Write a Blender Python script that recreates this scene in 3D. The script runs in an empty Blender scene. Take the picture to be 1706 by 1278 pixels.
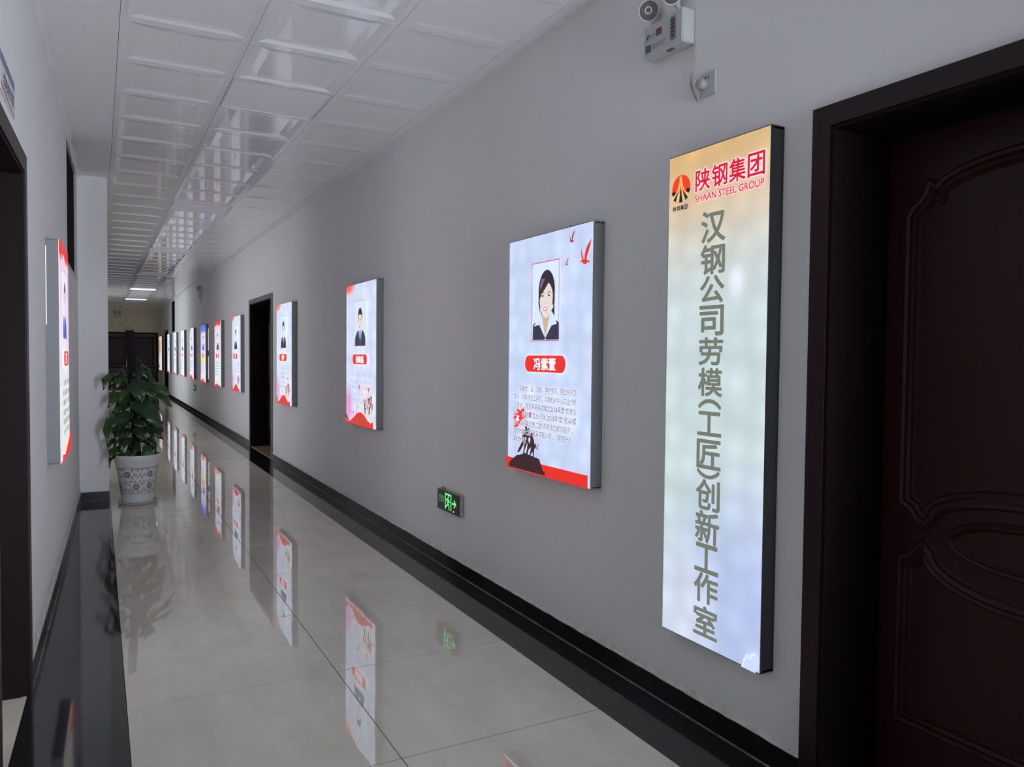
import bpy, math, random
from mathutils import Vector, Matrix
random.seed(7)
S = bpy.context.scene
C = S.collection

# ---------------------------------------------------------------- camera, world, lights, exposure
cam_d = bpy.data.cameras.new('camera')
cam = bpy.data.objects.new('camera', cam_d); C.objects.link(cam); S.camera = cam
cam_d.sensor_width = 36.0; cam_d.sensor_fit = 'HORIZONTAL'
cam_d.lens = 1283.75/1706*36.0
cam_d.clip_start = 0.02; cam_d.clip_end = 100
rt = Vector((0.88127924, -0.47250096, 0.0094732)); up = Vector((0.0079996, 0.03495653, 0.99935682)); fw = Vector((0.47252821, 0.88063663, -0.03458629))
cam.matrix_world = Matrix(((rt.x, up.x, -fw.x, 0), (rt.y, up.y, -fw.y, 0), (rt.z, up.z, -fw.z, 1.3443), (0, 0, 0, 1)))

w = bpy.data.worlds.new('world'); S.world = w; w.use_nodes = True
w.node_tree.nodes['Background'].inputs[0].default_value = (0.75, 0.82, 1.0, 1)
w.node_tree.nodes['Background'].inputs[1].default_value = 0.35

def area(name, loc, rot, sx, sy, power, col):
    l = bpy.data.lights.new(name, 'AREA'); l.shape = 'RECTANGLE'; l.size = sx; l.size_y = sy; l.energy = power; l.color = col
    o = bpy.data.objects.new(name, l); C.objects.link(o); o.location = loc; o.rotation_euler = rot; return o
# unseen fill lights added behind the camera, in side passage and left room;
# daylight through the stair hall that opens on the left far along the corridor
wl_ = area('daylight_window_right', (1.66, -1.3, 1.3), (0, 0, 0), 0.8, 1.2, 32, (0.86, 0.91, 1.0))  # unseen fill added for left wall and ceiling, standing inside the corridor
wl_.rotation_euler = Vector((-1.5, 5.0, 0.55)).to_track_quat('-Z', 'Y').to_euler(); wl_.data.spread = math.radians(75)
area('daylight_stair_hall', (-2.6, 22.6, 1.6), (0, math.radians(-90), 0), 2.4, 3.0, 75, (0.90, 0.95, 0.98))
area('daylight_side_passage', (-2.6, 11.4, 1.5), (0, math.radians(-90), 0), 2.2, 3.4, 50, (0.95, 0.94, 0.98))  # unseen fill added to brighten the middle of the corridor
wl_ = area('daylight_end_behind', (.8, -8.45, 1.45), (0, 0, 0), 2.1, 2.2, 105, (0.88, 0.91, 1.0))  # unseen fill added before the closed back wall, for even light
wl_.rotation_euler = Vector((0, 1, .08)).to_track_quat('-Z', 'Y').to_euler()

wl_ = area('daylight_left_room', (-1.75, 1.32, 1.0), (0, 0, 0), 1.7, 1.3, 70, (0.90, 0.92, 1.0))  # unseen fill added beyond the left doorway to brighten the right wall
wl_.rotation_euler = Vector((.55, 1, .45)).to_track_quat('-Z', 'Y').to_euler()

S.view_settings.view_transform = 'Standard'; S.view_settings.look = 'None'
S.view_settings.gamma = 1.0; S.view_settings.use_curve_mapping = False
S.view_settings.exposure = 0.05
S.cycles.max_bounces = 12; S.cycles.diffuse_bounces = 8; S.cycles.glossy_bounces = 4; S.cycles.transmission_bounces = 6
S.cycles.use_denoising = True
S.cycles.sample_clamp_indirect = 4.0
S.cycles.caustics_reflective = False; S.cycles.caustics_refractive = False

# ---------------------------------------------------------------- measured layout (metres)
XW = 1.95; ZC = 2.926
XBL = 0.083; XA = 0.8815; XC = 1.679            # black band edge, mid joint, black band edge
YT0 = 2.398; TP = 0.8                            # tile joints
J = (0.1006, 0.6885, 1.280, 1.867); YC = 2.9703; CP = 0.5785
YEND = 30.6; YBACK = -8.6
PD = 0.06                                       # light box depth
LN = math.hypot(1, .0222); LD = (.0222/LN, 1/LN); LNN = (1/LN, -.0222/LN); LP0 = (-.3366, 0.0)
def LW(s, t, z): return Vector((LP0[0]+s*LD[0]+t*LNN[0], LP0[1]+s*LD[1]+t*LNN[1], z))

# ---------------------------------------------------------------- materials
def lin(c):
    c = c/255.0
    return c/12.92 if c <= .04045 else ((c+.055)/1.055)**2.4
def L3(r, g, b): return (lin(r), lin(g), lin(b), 1)
def newmat(name):
    m = bpy.data.materials.new(name); m.use_nodes = True
    return m, m.node_tree, m.node_tree.nodes['Principled BSDF']
def mat(name, col, rough=.5, metal=0, spec=.5, coat=0, trans=0, ior=1.5, bump=0, bscale=40, var=0, vscale=6):
    m, t, p = newmat(name)
    p.inputs['Base Color'].default_value = (*col[:3], 1); p.inputs['Roughness'].default_value = rough
    p.inputs['Metallic'].default_value = metal; p.inputs['Specular IOR Level'].default_value = spec
    p.inputs['Coat Weight'].default_value = coat; p.inputs['Transmission Weight'].default_value = trans; p.inputs['IOR'].default_value = ior
    if bump or var:
        tc = t.nodes.new('ShaderNodeTexCoord')
    if bump:
        n = t.nodes.new('ShaderNodeTexNoise'); n.inputs['Scale'].default_value = bscale; n.inputs['Detail'].default_value = 4
        t.links.new(tc.outputs['Object'], n.inputs['Vector'])
        b = t.nodes.new('ShaderNodeBump'); b.inputs['Strength'].default_value = bump; b.inputs['Distance'].default_value = .01
        t.links.new(n.outputs['Fac'], b.inputs['Height']); t.links.new(b.outputs['Normal'], p.inputs['Normal'])
    if var:
        n = t.nodes.new('ShaderNodeTexNoise'); n.inputs['Scale'].default_value = vscale; n.inputs['Detail'].default_value = 6
        t.links.new(tc.outputs['Object'], n.inputs['Vector'])
        r = t.nodes.new('ShaderNodeMapRange'); r.inputs['From Min'].default_value = .3; r.inputs['From Max'].default_value = .7
        r.inputs['To Min'].default_value = 1-var; r.inputs['To Max'].default_value = 1+var
        t.links.new(n.outputs['Fac'], r.inputs['Value'])
        x = t.nodes.new('ShaderNodeMix'); x.data_type = 'RGBA'; x.blend_type = 'MULTIPLY'; x.inputs[0].default_value = 1
        x.inputs[6].default_value = (*col[:3], 1); t.links.new(r.outputs[0], x.inputs[7])
        t.links.new(x.outputs[2], p.inputs['Base Color'])
    return m
def lit(name, rgb, k=1.0, sample=False, blobs=()):
    """back-lit printed film: rgb is the print colour; blobs = ((cx, cz, rx, rz, rgb, inner, outer), ...) washes of other ink"""
    m, t, p = newmat(name)
    base = L3(*rgb)
    p.inputs['Roughness'].default_value = .45; p.inputs['Specular IOR Level'].default_value = .2
    p.inputs['Base Color'].default_value = tuple(c*.35 for c in base[:3])+(1,)
    p.inputs['Emission Strength'].default_value = k
    if blobs or sample:
        tc = t.nodes.new('ShaderNodeTexCoord')
        vo = t.nodes.new('ShaderNodeTexVoronoi'); vo.feature = 'SMOOTH_F1'; vo.inputs['Scale'].default_value = 8.5; vo.inputs['Randomness'].default_value = .45
        vo.inputs['Smoothness'].default_value = .6
        t.links.new(tc.outputs['Object'], vo.inputs['Vector'])
        mr = t.nodes.new('ShaderNodeMapRange'); mr.inputs['From Min'].default_value = 0; mr.inputs['From Max'].default_value = .7
        mr.inputs['To Min'].default_value = 1.13; mr.inputs['To Max'].default_value = .86
        t.links.new(vo.outputs['Distance'], mr.inputs['Value'])
        rgbn = t.nodes.new('ShaderNodeRGB'); rgbn.outputs[0].default_value = base
        last = rgbn.outputs[0]
        nz = t.nodes.new('ShaderNodeTexNoise'); nz.inputs['Scale'].default_value = 14; nz.inputs['Detail'].default_value = 5
        t.links.new(tc.outputs['Object'], nz.inputs['Vector'])
        for (cx, cz, rx, rz, c, i0, o0, jit) in blobs:
            s = t.nodes.new('ShaderNodeVectorMath'); s.operation = 'SUBTRACT'; s.inputs[1].default_value = (cx, 0, cz)
            t.links.new(tc.outputs['Object'], s.inputs[0])
            d = t.nodes.new('ShaderNodeVectorMath'); d.operation = 'MULTIPLY'; d.inputs[1].default_value = (1/rx, 0, 1/rz)
            t.links.new(s.outputs[0], d.inputs[0])
            ln = t.nodes.new('ShaderNodeVectorMath'); ln.operation = 'LENGTH'; t.links.new(d.outputs[0], ln.inputs[0])
            ad = t.nodes.new('ShaderNodeMath'); ad.operation = 'MULTIPLY_ADD'; ad.inputs[1].default_value = jit
            t.links.new(nz.outputs['Fac'], ad.inputs[0]); t.links.new(ln.outputs['Value'], ad.inputs[2])
            r = t.nodes.new('ShaderNodeMapRange'); r.interpolation_type = 'SMOOTHSTEP'
            r.inputs['From Min'].default_value = i0+jit*.5; r.inputs['From Max'].default_value = o0+jit*.5
            r.inputs['To Min'].default_value = 1; r.inputs['To Max'].default_value = 0
            t.links.new(ad.outputs[0], r.inputs['Value'])
            x = t.nodes.new('ShaderNodeMix'); x.data_type = 'RGBA'; t.links.new(r.outputs[0], x.inputs[0])
            t.links.new(last, x.inputs[6]); x.inputs[7].default_value = L3(*c); last = x.outputs[2]
        x = t.nodes.new('ShaderNodeMix'); x.data_type = 'RGBA'; x.blend_type = 'MULTIPLY'; x.inputs[0].default_value = 1
        t.links.new(last, x.inputs[6]); t.links.new(mr.outputs[0], x.inputs[7])
        t.links.new(x.outputs[2], p.inputs['Emission Color'])
    else:
        p.inputs['Emission Color'].default_value = base
    m.cycles.emission_sampling = 'AUTO' if sample else 'NONE'
    return m

M = {}
M['wall'] = mat('wall_paint', (.735, .735, .74), .75, spec=.3, bump=.05, bscale=60, var=.015, vscale=2)
M['cream'] = mat('cream_wall_paint', (.66, .64, .53), .8, spec=.25, var=.02, vscale=2)
M['skim'] = mat('rough_plaster_edge', (.60, .58, .53), .9, spec=.2, bump=.4, bscale=60, var=.15, vscale=20)
M['ceil'] = mat('ceiling_enamel', (.87, .875, .905), .22, spec=.55, coat=.5)
M['ceil'].node_tree.nodes['Principled BSDF'].inputs['Coat Roughness'].default_value = .05
M['ceilflat'] = mat('ceiling_border_enamel', (.84, .84, .845), .45, spec=.4)
M['seam'] = mat('dark_seam', (.10, .10, .105), .9, spec=.1)
M['joint'] = mat('tile_grout', (.055, .05, .048), .8, spec=.2)
M['black'] = mat('black_polished_stone', (.016, .016, .018), .06, spec=.6)
M['base'] = mat('black_baseboard_stone', (.008, .008, .010), .13, spec=.18, var=.3, vscale=9)
M['grout'] = mat('grey_grout_line', (.16, .155, .15), .9, spec=.2, bump=.5, bscale=80, var=.4, vscale=25)
M['door'] = mat('dark_red_brown_lacquer', (.030, .0075, .009), .36, spec=.22, var=.15, vscale=4)
M['jamb'] = mat('dark_brown_jamb', (.007, .004, .004), .5, spec=.08)
M['casing'] = mat('door_casing_lacquer', (.018, .007, .009), .36, spec=.25)
M['doorglass'] = mat('dark_door_glass', (.014, .007, .007), .35, spec=.12)
M['alu'] = mat('grey_painted_aluminium', (.15, .16, .165), .42, metal=.2, spec=.5)
M['aluw'] = mat('pale_grey_box_side', (.20, .21, .225), .5, metal=.1)
M['blackbox'] = mat('black_box_frame', (.008, .008, .010), .4)
M['chrome'] = mat('brushed_steel', (.6, .58, .54), .25, metal=1)
M['winframe'] = mat('window_frame_grey', (.42, .42, .43), .5)
M['winglass'] = mat('dark_window_glass', (.005, .006, .006), .9, spec=.04)  # matt black, stands for the unlit room behind the opening
M['marble'] = mat('tan_marble_sill', (.36, .27, .15), .2, spec=.5, var=.25, vscale=15)
M['sillstrip'] = mat('pale_sill_strip', (.45, .38, .30), .4)
M['white'] = mat('white_plastic', (.46, .47, .48), .4)
M['whitep'] = mat('off_white_plug_plastic', (.33, .32, .30), .5)
M['cable'] = mat('grey_white_cable', (.36, .35, .33), .5)
M['dark'] = mat('dark_print', (.02, .02, .022), .5)
M['greyprint'] = mat('grey_print', (.18, .18, .19), .5)
M['redprint'] = mat('dark_red_print', (.20, .03, .05), .5)
M['greenprint'] = mat('dark_green_print', (.03, .09, .07), .5)
M['tealprint'] = mat('teal_print', (.22, .33, .33), .5)
M['plate'] = mat('white_acrylic_plate', (.66, .66, .70), .25)
M['navy'] = mat('navy_blue_band', (.13, .13, .28), .3)
M['redline'] = mat('red_line_print', (.50, .12, .12), .3)
M['clear'] = mat('clear_plastic', (.8, .82, .82), .06, trans=.85, ior=1.35)
M['reflector'] = mat('chrome_reflector', (.72, .72, .72), .3, metal=.6)
M['bulb'] = mat('pale_lamp_plastic', (.62, .62, .62), .2)
M['panel_off'] = mat('unlit_light_diffuser', (.86, .86, .90), .5, spec=.3)
M['panel_frame'] = mat('light_frame_white', (.6, .6, .62), .4)
M['pot'] = mat('white_glazed_pot', (.56, .56, .57), .38, spec=.5)
M['potprint'] = mat('dark_pot_pattern', (.06, .052, .052), .5)
M['saucer'] = mat('grey_white_saucer', (.42, .42, .43), .4)
M['soil'] = mat('dark_potting_soil', (.02, .015, .012), .95, bump=.8, bscale=60)
M['pole'] = mat('dark_coir_pole', (.010, .009, .012), .9, spec=.2, bump=1.0, bscale=90)
M['gdark'] = mat('exit_sign_black_face', (.010, .016, .014), .2)
M['exitside'] = mat('exit_sign_grey_edge', (.22, .22, .22), .35)
def leafmat(name, c1, c2):
    m, t, p = newmat(name)
    tc = t.nodes.new('ShaderNodeTexCoord'); n = t.nodes.new('ShaderNodeTexNoise'); n.inputs['Scale'].default_value = 22; n.inputs['Detail'].default_value = 5
    t.links.new(tc.outputs['Object'], n.inputs['Vector'])
    r = t.nodes.new('ShaderNodeValToRGB'); r.color_ramp.elements[0].position = .38; r.color_ramp.elements[1].position = .66
    r.color_ramp.elements[0].color = (*c1, 1); r.color_ramp.elements[1].color = (*c2, 1)
    t.links.new(n.outputs['Fac'], r.inputs[0]); t.links.new(r.outputs[0], p.inputs['Base Color'])
    p.inputs['Roughness'].default_value = .32; p.inputs['Specular IOR Level'].default_value = .5
    return m
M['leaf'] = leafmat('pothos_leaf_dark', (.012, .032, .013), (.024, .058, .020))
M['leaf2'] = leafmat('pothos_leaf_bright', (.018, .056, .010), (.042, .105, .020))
M['stem'] = mat('leaf_stalk', (.05, .10, .03), .5)

# beige polished floor tile with faint clouding
m, t, p = newmat('beige_polished_tile'); M['tile'] = m
tc = t.nodes.new('ShaderNodeTexCoord'); n = t.nodes.new('ShaderNodeTexNoise'); n.inputs['Scale'].default_value = 2.6; n.inputs['Detail'].default_value = 9; n.inputs['Roughness'].default_value = .65
mp = t.nodes.new('ShaderNodeMapping'); mp.inputs['Scale'].default_value = (2.0, 1.0, 1); t.links.new(tc.outputs['Object'], mp.inputs[0]); t.links.new(mp.outputs[0], n.inputs['Vector'])
r = t.nodes.new('ShaderNodeValToRGB'); r.color_ramp.elements[0].position = .3; r.color_ramp.elements[1].position = .72
r.color_ramp.elements[0].color = (.55, .515, .445, 1); r.color_ramp.elements[1].color = (.67, .635, .555, 1)
t.links.new(n.outputs['Fac'], r.inputs[0]); t.links.new(r.outputs[0], p.inputs['Base Color'])
p.inputs['Roughness'].default_value = .022; p.inputs['IOR'].default_value = 2.3
n2 = t.nodes.new('ShaderNodeTexNoise'); n2.inputs['Scale'].default_value = 5; n2.inputs['Detail'].default_value = 1
t.links.new(tc.outputs['Object'], n2.inputs['Vector'])
b = t.nodes.new('ShaderNodeBump'); b.inputs['Strength'].default_value = .035; b.inputs['Distance'].default_value = .01
t.links.new(n2.outputs['Fac'], b.inputs['Height']); t.links.new(b.outputs['Normal'], p.inputs['Normal'])

# back-lit inks
K = 1.0
I = {}
I['red'] = lit('ink_red', (222, 48, 40), K)
I['redd'] = lit('ink_dark_red', (170, 40, 40), K)
I['crimson'] = lit('ink_crimson', (196, 36, 62), K)
I['orange'] = lit('ink_orange', (240, 120, 80), K)
I['white'] = lit('ink_white', (240, 236, 245), K)
I['pinkw'] = lit('ink_pinkish_white', (250, 215, 222), K)
I['grey'] = lit('ink_olive_grey', (112, 118, 108), K)
I['brown'] = lit('ink_dark_brown', (58, 36, 42), K)
I['blackk'] = lit('ink_black', (34, 30, 34), K)
I['hair'] = lit('ink_hair', (52, 42, 54), K)
I['hair2'] = lit('ink_hair_sheen', (112, 100, 122), K)
I['skin'] = lit('ink_skin', (222, 208, 202), K)
I['skin2'] = lit('ink_skin_shade', (196, 172, 140), K)
I['suit'] = lit('ink_suit', (50, 54, 70), K)
I['shirt'] = lit('ink_shirt', (205, 218, 246), K)
I['tie'] = lit('ink_tie', (62, 70, 176), K)
I['lips'] = lit('ink_lips', (180, 120, 118), K)
I['brow'] = lit('ink_brow', (118, 96, 92), K)
I['textl'] = lit('ink_text_grey', (84, 90, 114), K)
I['texts'] = lit('ink_text_soft', (168, 178, 205), K)
I['pink'] = lit('ink_pink', (214, 160, 205), K)
I['olive'] = lit('ink_brown_ribbon', (150, 84, 60), K)
I['yellow'] = lit('ink_yellow', (232, 214, 90), K)
I['cloud'] = lit('ink_cloud', (196, 212, 240), K)
I['cloudw'] = lit('ink_cloud_rim', (222, 238, 250), K)
I['photo'] = lit('ink_photo_ground', (208, 222, 246), K)
I['orangered'] = lit('logo_red', (228, 62, 34), K)
I['gold'] = lit('logo_gold', (228, 186, 120), K)
I['green'] = lit('exit_green', (120, 235, 140), 1.0)
I['greend'] = lit('exit_green_dim', (96, 170, 110), .9)

# ---------------------------------------------------------------- mesh helpers
class MB:
    def __init__(s): s.v = []; s.f = []; s.m = []; s.mats = []; s.sm = []
    def mi(s, m):
        if m not in s.mats: s.mats.append(m)
        return s.mats.index(m)
    def add(s, vs, fs, m, smooth=False):
        o = len(s.v); k = s.mi(m); s.v += [tuple(v) for v in vs]
        for f in fs: s.f.append(tuple(i+o for i in f)); s.m.append(k); s.sm.append(smooth)
    def box(s, a, b, m, T=None):
        x0, y0, z0 = a; x1, y1, z1 = b
        vs = [(x0, y0, z0), (x1, y0, z0), (x1, y1, z0), (x0, y1, z0), (x0, y0, z1), (x1, y0, z1), (x1, y1, z1), (x0, y1, z1)]
        if T: vs = [T(*v) for v in vs]
        s.add(vs, [(0, 3, 2, 1), (4, 5, 6, 7), (0, 1, 5, 4), (1, 2, 6, 5), (2, 3, 7, 6), (3, 0, 4, 7)], m)
    def bbox(s, a, b, m, r=.004):
        """box with chamfered edges"""
        c = [(a[i]+b[i])/2 for i in range(3)]; h = [abs(b[i]-a[i])/2 for i in range(3)]; r = min(r, min(h)*.9)
        vs = []; idx = {}
        for sx in (-1, 1):
            for sy in (-1, 1):
                for sz in (-1, 1):
                    for k in range(3):
                        o = [sx*(h[0]-r), sy*(h[1]-r), sz*(h[2]-r)]; o[k] = (sx, sy, sz)[k]*h[k]
                        idx[(sx, sy, sz, k)] = len(vs); vs.append(tuple(c[i]+o[i] for i in range(3)))
        fs = []
        for k in range(3):
            i, j = [q for q in range(3) if q != k]
            for sg in (-1, 1):
                q = []
                for (u, v) in ((-1, -1), (1, -1), (1, 1), (-1, 1)):
                    sgn = [0, 0, 0]; sgn[k] = sg; sgn[i] = u; sgn[j] = v; q.append(idx[(*sgn, k)])
                fs.append(q)
            for u in (-1, 1):
                for v in (-1, 1):
                    sa = [0, 0, 0]; sb = [0, 0, 0]; sa[i] = sb[i] = u; sa[j] = sb[j] = v; sa[k] = -1; sb[k] = 1
                    fs.append([idx[(*sa, i)], idx[(*sb, i)], idx[(*sb, j)], idx[(*sa, j)]])
        for sx in (-1, 1):
            for sy in (-1, 1):
                for sz in (-1, 1): fs.append([idx[(sx, sy, sz, k)] for k in range(3)])
        s.add(vs, fs, m)
    def tube(s, pts, r, m, n=8, cap=True):
        pts = [Vector(p) for p in pts]; vs = []; fs = []
        rr = r if isinstance(r, (list, tuple)) else [r]*len(pts)
        prev = None
        for i, p in enumerate(pts):
            d = (pts[min(i+1, len(pts)-1)]-pts[max(i-1, 0)]).normalized()
            if prev is None:
                a = d.orthogonal().normalized()
            else:
                a = (prev-d*prev.dot(d)).normalized()
            prev = a; b = d.cross(a)
            for k in range(n):
                t = 2*math.pi*k/n; vs.append(p+a*math.cos(t)*rr[i]+b*math.sin(t)*rr[i])
        for i in range(len(pts)-1):
            for k in range(n): fs.append((i*n+k, i*n+(k+1) % n, (i+1)*n+(k+1) % n, (i+1)*n+k))
        if cap: fs.append(tuple(range(n-1, -1, -1))); fs.append(tuple((len(pts)-1)*n+k for k in range(n)))
        s.add(vs, fs, m, True)
    def lathe(s, prof, m, c=(0, 0, 0), n=48, axis='z'):
        vs = []; fs = []
        for (r, z) in prof:
            for k in range(n):
                t = 2*math.pi*k/n
                if axis == 'z': vs.append((c[0]+r*math.cos(t), c[1]+r*math.sin(t), c[2]+z))
                else: vs.append((c[0]+r*math.cos(t), c[1]-z, c[2]+r*math.sin(t)))
        for i in range(len(prof)-1):
            for k in range(n): fs.append((i*n+k, i*n+(k+1) % n, (i+1)*n+(k+1) % n, (i+1)*n+k))
        if prof[0][0] > 1e-5: fs.append(tuple(range(n-1, -1, -1)))
        if prof[-1][0] > 1e-5: fs.append(tuple((len(prof)-1)*n+k for k in range(n)))
        s.add(vs, fs, m, True)
    def turn(s, i0, c, ang, tilt=0):
        R_ = Matrix.Rotation(ang, 3, 'Z') @ Matrix.Rotation(tilt, 3, 'X'); c = Vector(c)
        for i in range(i0, len(s.v)): s.v[i] = tuple(c+R_ @ (Vector(s.v[i])-c))
    def build(s, name, parent=None, recalc=True):
        me = bpy.data.meshes.new(name); me.from_pydata(s.v, [], s.f)
        for mm in s.mats: me.materials.append(mm)
        me.polygons.foreach_set('material_index', s.m); me.polygons.foreach_set('use_smooth', s.sm)
        me.update()
        if recalc:
            import bmesh
            bm = bmesh.new(); bm.from_mesh(me); bmesh.ops.recalc_face_normals(bm, faces=bm.faces); bm.to_mesh(me); bm.free()
        if any(s.sm):
            try: me.set_sharp_from_angle(angle=math.radians(38))
            except Exception: pass
        o = bpy.data.objects.new(name, me); C.objects.link(o)
        if parent: o.parent = parent
        return o
def empty(name, loc, rz=0):
    o = bpy.data.objects.new(name, None); C.objects.link(o); o.location = loc; o.rotation_euler = (0, 0, rz); o.empty_display_size = .1
    return o
def tag(o, label, cat, group=None):
    o['label'] = label; o['category'] = cat
    if group: o['group'] = group
    return o
def struct(o, label=None):
    o['kind'] = 'structure'
    if label: o['label'] = label
    return o

# ---------------------------------------------------------------- text glyphs as flat meshes
_tc = {}
def glyphs(txt, bold=0.0):
    k = (txt, bold)
    if k in _tc: return _tc[k]
    cu = bpy.data.curves.new('txt', 'FONT'); cu.body = txt; cu.size = 1; cu.resolution_u = 3; cu.offset = bold
    o = bpy.data.objects.new('txt', cu); C.objects.link(o)
    me = bpy.data.meshes.new_from_object(o)
    vs = [(v.co.x, v.co.y) for v in me.vertices]; fs = [tuple(p.vertices) for p in me.polygons]
    bpy.data.objects.remove(o); bpy.data.curves.remove(cu); bpy.data.meshes.remove(me)
    if not vs: vs = [(0, 0), (1, 0), (1, 1)]; fs = []
    xs = [a for a, b in vs]; ys = [b for a, b in vs]
    r = (vs, fs, min(xs), max(xs), min(ys), max(ys)); _tc[k] = r; return r
class Art:
    """flat printed artwork: coordinates x right, z up on the front face; layers a fraction of a millimetre apart"""
    def __init__(s, y0, parent_mb): s.y = y0; s.mb = parent_mb; s.k = 0
    def yy(s): s.k += 1; return s.y-.0003*s.k
    def poly(s, pts, m, y=None):
        y = s.yy() if y is None else y
        s.mb.add([(a, y, b) for a, b in pts], [tuple(range(len(pts)))], m)
    def rect(s, x0, z0, x1, z1, m): s.poly([(x0, z0), (x1, z0), (x1, z1), (x0, z1)], m)
    def ell(s, cx, cz, rx, rz, m, n=24, a0=0, a1=2*math.pi):
        s.poly([(cx+rx*math.cos(a0+(a1-a0)*i/n), cz+rz*math.sin(a0+(a1-a0)*i/n)) for i in range(n if a1-a0 > 6.2 else n+1)], m)
    def rrect(s, x0, z0, x1, z1, r, m):
        pts = []
        for cx, cz, a in ((x1-r, z1-r, 0), (x0+r, z1-r, 90), (x0+r, z0+r, 180), (x1-r, z0+r, 270)):
            for i in range(7):
                t = math.radians(a+15*i); pts.append((cx+r*math.cos(t), cz+r*math.sin(t)))
        s.poly(pts, m)
    def frame(s, x0, z0, x1, z1, t, m):
        y = s.yy()
        for a in ((x0, z0, x1, z0+t), (x0, z1-t, x1, z1), (x0, z0+t, x0+t, z1-t), (x1-t, z0+t, x1, z1-t)):
            s.poly([(a[0], a[1]), (a[2], a[1]), (a[2], a[3]), (a[0], a[3])], m, y)
    def text(s, txt, x0, z0, x1, z1, m, bold=0.0, keep=None, halo=None, hw=.03):
        """fit the glyph bounding box to the rectangle; keep='h' keeps the aspect, centred"""
        vs, fs, a0, a1, b0, b1 = glyphs(txt, 0)
        sx = (x1-x0)/max(a1-a0, 1e-6); sz = (z1-z0)/max(b1-b0, 1e-6); ox, oz = x0, z0
        for mm, wd in ((halo, bold+hw), (m, bold)):
            if mm is None: continue
            y = s.yy(); dirs = [(0, 0)]
            if wd > 0:      # heavier strokes: copies of the glyph shifted by the extra stroke weight
                nd = 8 if wd > .02 else 4
                dirs += [(math.cos(2*math.pi*(q+.5)/nd)*wd, math.sin(2*math.pi*(q+.5)/nd)*wd) for q in range(nd)]
            for dx, dz in dirs:
                s.mb.add([(ox+(p-a0+dx)*sx, y, oz+(q-b0+dz)*sz) for p, q in vs], fs, mm)

# ================================================================ STRUCTURE
# floor -----------------------------------------------------------
f = MB()
f.box((-.9, YBACK, -.05), (2.5, YEND+.2, -.004), M['joint'])
g = .0017
k0 = int(math.floor((YBACK-YT0)/TP)); k1 = int(math.ceil((YEND-YT0)/TP))
for k in range(k0, k1):
    y0 = max(YT0+k*TP, YBACK); y1 = min(YT0+(k+1)*TP, YEND+.1)
    for (x0, x1) in ((XBL, XA), (XA, XC)):
        f.box((x0+g, y0+.0032, -.004), (x1-g, y1-.0032, 0), M['tile'])
    f.box((XC+g*.5, y0+g*.4, -.004), (XW+.01, y1-g*.4, 0), M['black'])
    if y0 < 8.6:
        f.box((-.62, y0+g*.4, -.004), (XBL-.0008, y1-g*.4, 0), M['black'])
    else:
        f.box((-.62, y0+g, -.004), (XBL-g, y1-g, 0), M['tile'])
# beige tile showing in the left doorway
a = LW(2.70, 0.0, 0); 
f.add([LW(2.66, -.004, .0015), LW(2.66, -.6, .0015), LW(3.56, -.6, .0015), LW(3.56, -.004, .0015)], [(0, 1, 2, 3)], M['tile'])
struct(f.build('floor', recalc=True), 'beige polished tile floor with black stone bands along the walls')

# ceiling ----------------------------------------------------------
c = MB()
c.box((-.9, YBACK, ZC+.03), (2.5, YEND+.2, ZC+.08), M['seam'])
gs = .0011
def coffer(x0, y0, x1, y1, deep=.017):
    x0 += gs; y0 += gs; x1 -= gs; y1 -= gs
    a, b2 = .032, .030; sx, sy = .085, .062
    z = ZC; zt = ZC+deep
    R1 = [(x0, y0), (x1, y0), (x1, y1), (x0, y1)]
    R2 = [(x0+a, y0+b2), (x1-a, y0+b2), (x1-a, y1-b2), (x0+a, y1-b2)]
    R2b = [(x0+a+sx*.45, y0+b2+sy*.45), (x1-a-sx*.45, y0+b2+sy*.45), (x1-a-sx*.45, y1-b2-sy*.45), (x0+a+sx*.45, y1-b2-sy*.45)]
    R3 = [(x0+a+sx, y0+b2+sy), (x1-a-sx, y0+b2+sy), (x1-a-sx, y1-b2-sy), (x0+a+sx, y1-b2-sy)]
    vs = [(*p, z+.03) for p in R1]+[(*p, z) for p in R1]+[(*p, z) for p in R2]+[(*p, z+deep*.72) for p in R2b]+[(*p, zt) for p in R3]
    fs = []
    for q in range(4):
        o = q*4
        for i in range(4): fs.append((o+i, o+(i+1) % 4, o+4+(i+1) % 4, o+4+i))
    fs.append((16, 17, 18, 19))
    c.add(vs, fs, M['ceil'])
def flat(x0, y0, x1, y1, m, dz=0):
    c.add([(x0+gs, y0+gs, ZC+dz), (x1-gs, y0+gs, ZC+dz), (x1-gs, y1-gs, ZC+dz), (x0+gs, y1-gs, ZC+dz),
           (x0+gs, y0+gs, ZC+.03), (x1-gs, y0+gs, ZC+.03), (x1-gs, y1-gs, ZC+.03), (x0+gs, y1-gs, ZC+.03)],
          [(0, 3, 2, 1), (0, 1, 5, 4), (1, 2, 6, 5), (2, 3, 7, 6), (3, 0, 4, 7)], m)
lights_k = (-4, 3, 10, 17, 24, 31, 38)
ka = int(math.floor((YBACK-YC)/CP)); kb = int(math.ceil((YEND-YC)/CP))
for k in range(ka, kb):
    y0 = max(YC+k*CP, YBACK); y1 = min(YC+(k+1)*CP, YEND)
    full = y1-y0 > .5
    for i in range(3):
        if i == 1 and k in lights_k: continue
        (coffer if full else lambda a, b, cc, d, deep=0: flat(a, b, cc, d, M['ceil']))(J[i], y0, J[i+1], y1, (.009, .013, .004)[i])
    if k % 2: flat(-.5, y0, J[0], min(y1+CP, YEND), M['ceilflat'])
    flat(J[3], y0, XW-.018, y1, M['ceilflat'])
c.box((XW-.018, YBACK, ZC-.001), (XW+.02, YEND, ZC+.02), M['ceilflat'])
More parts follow.
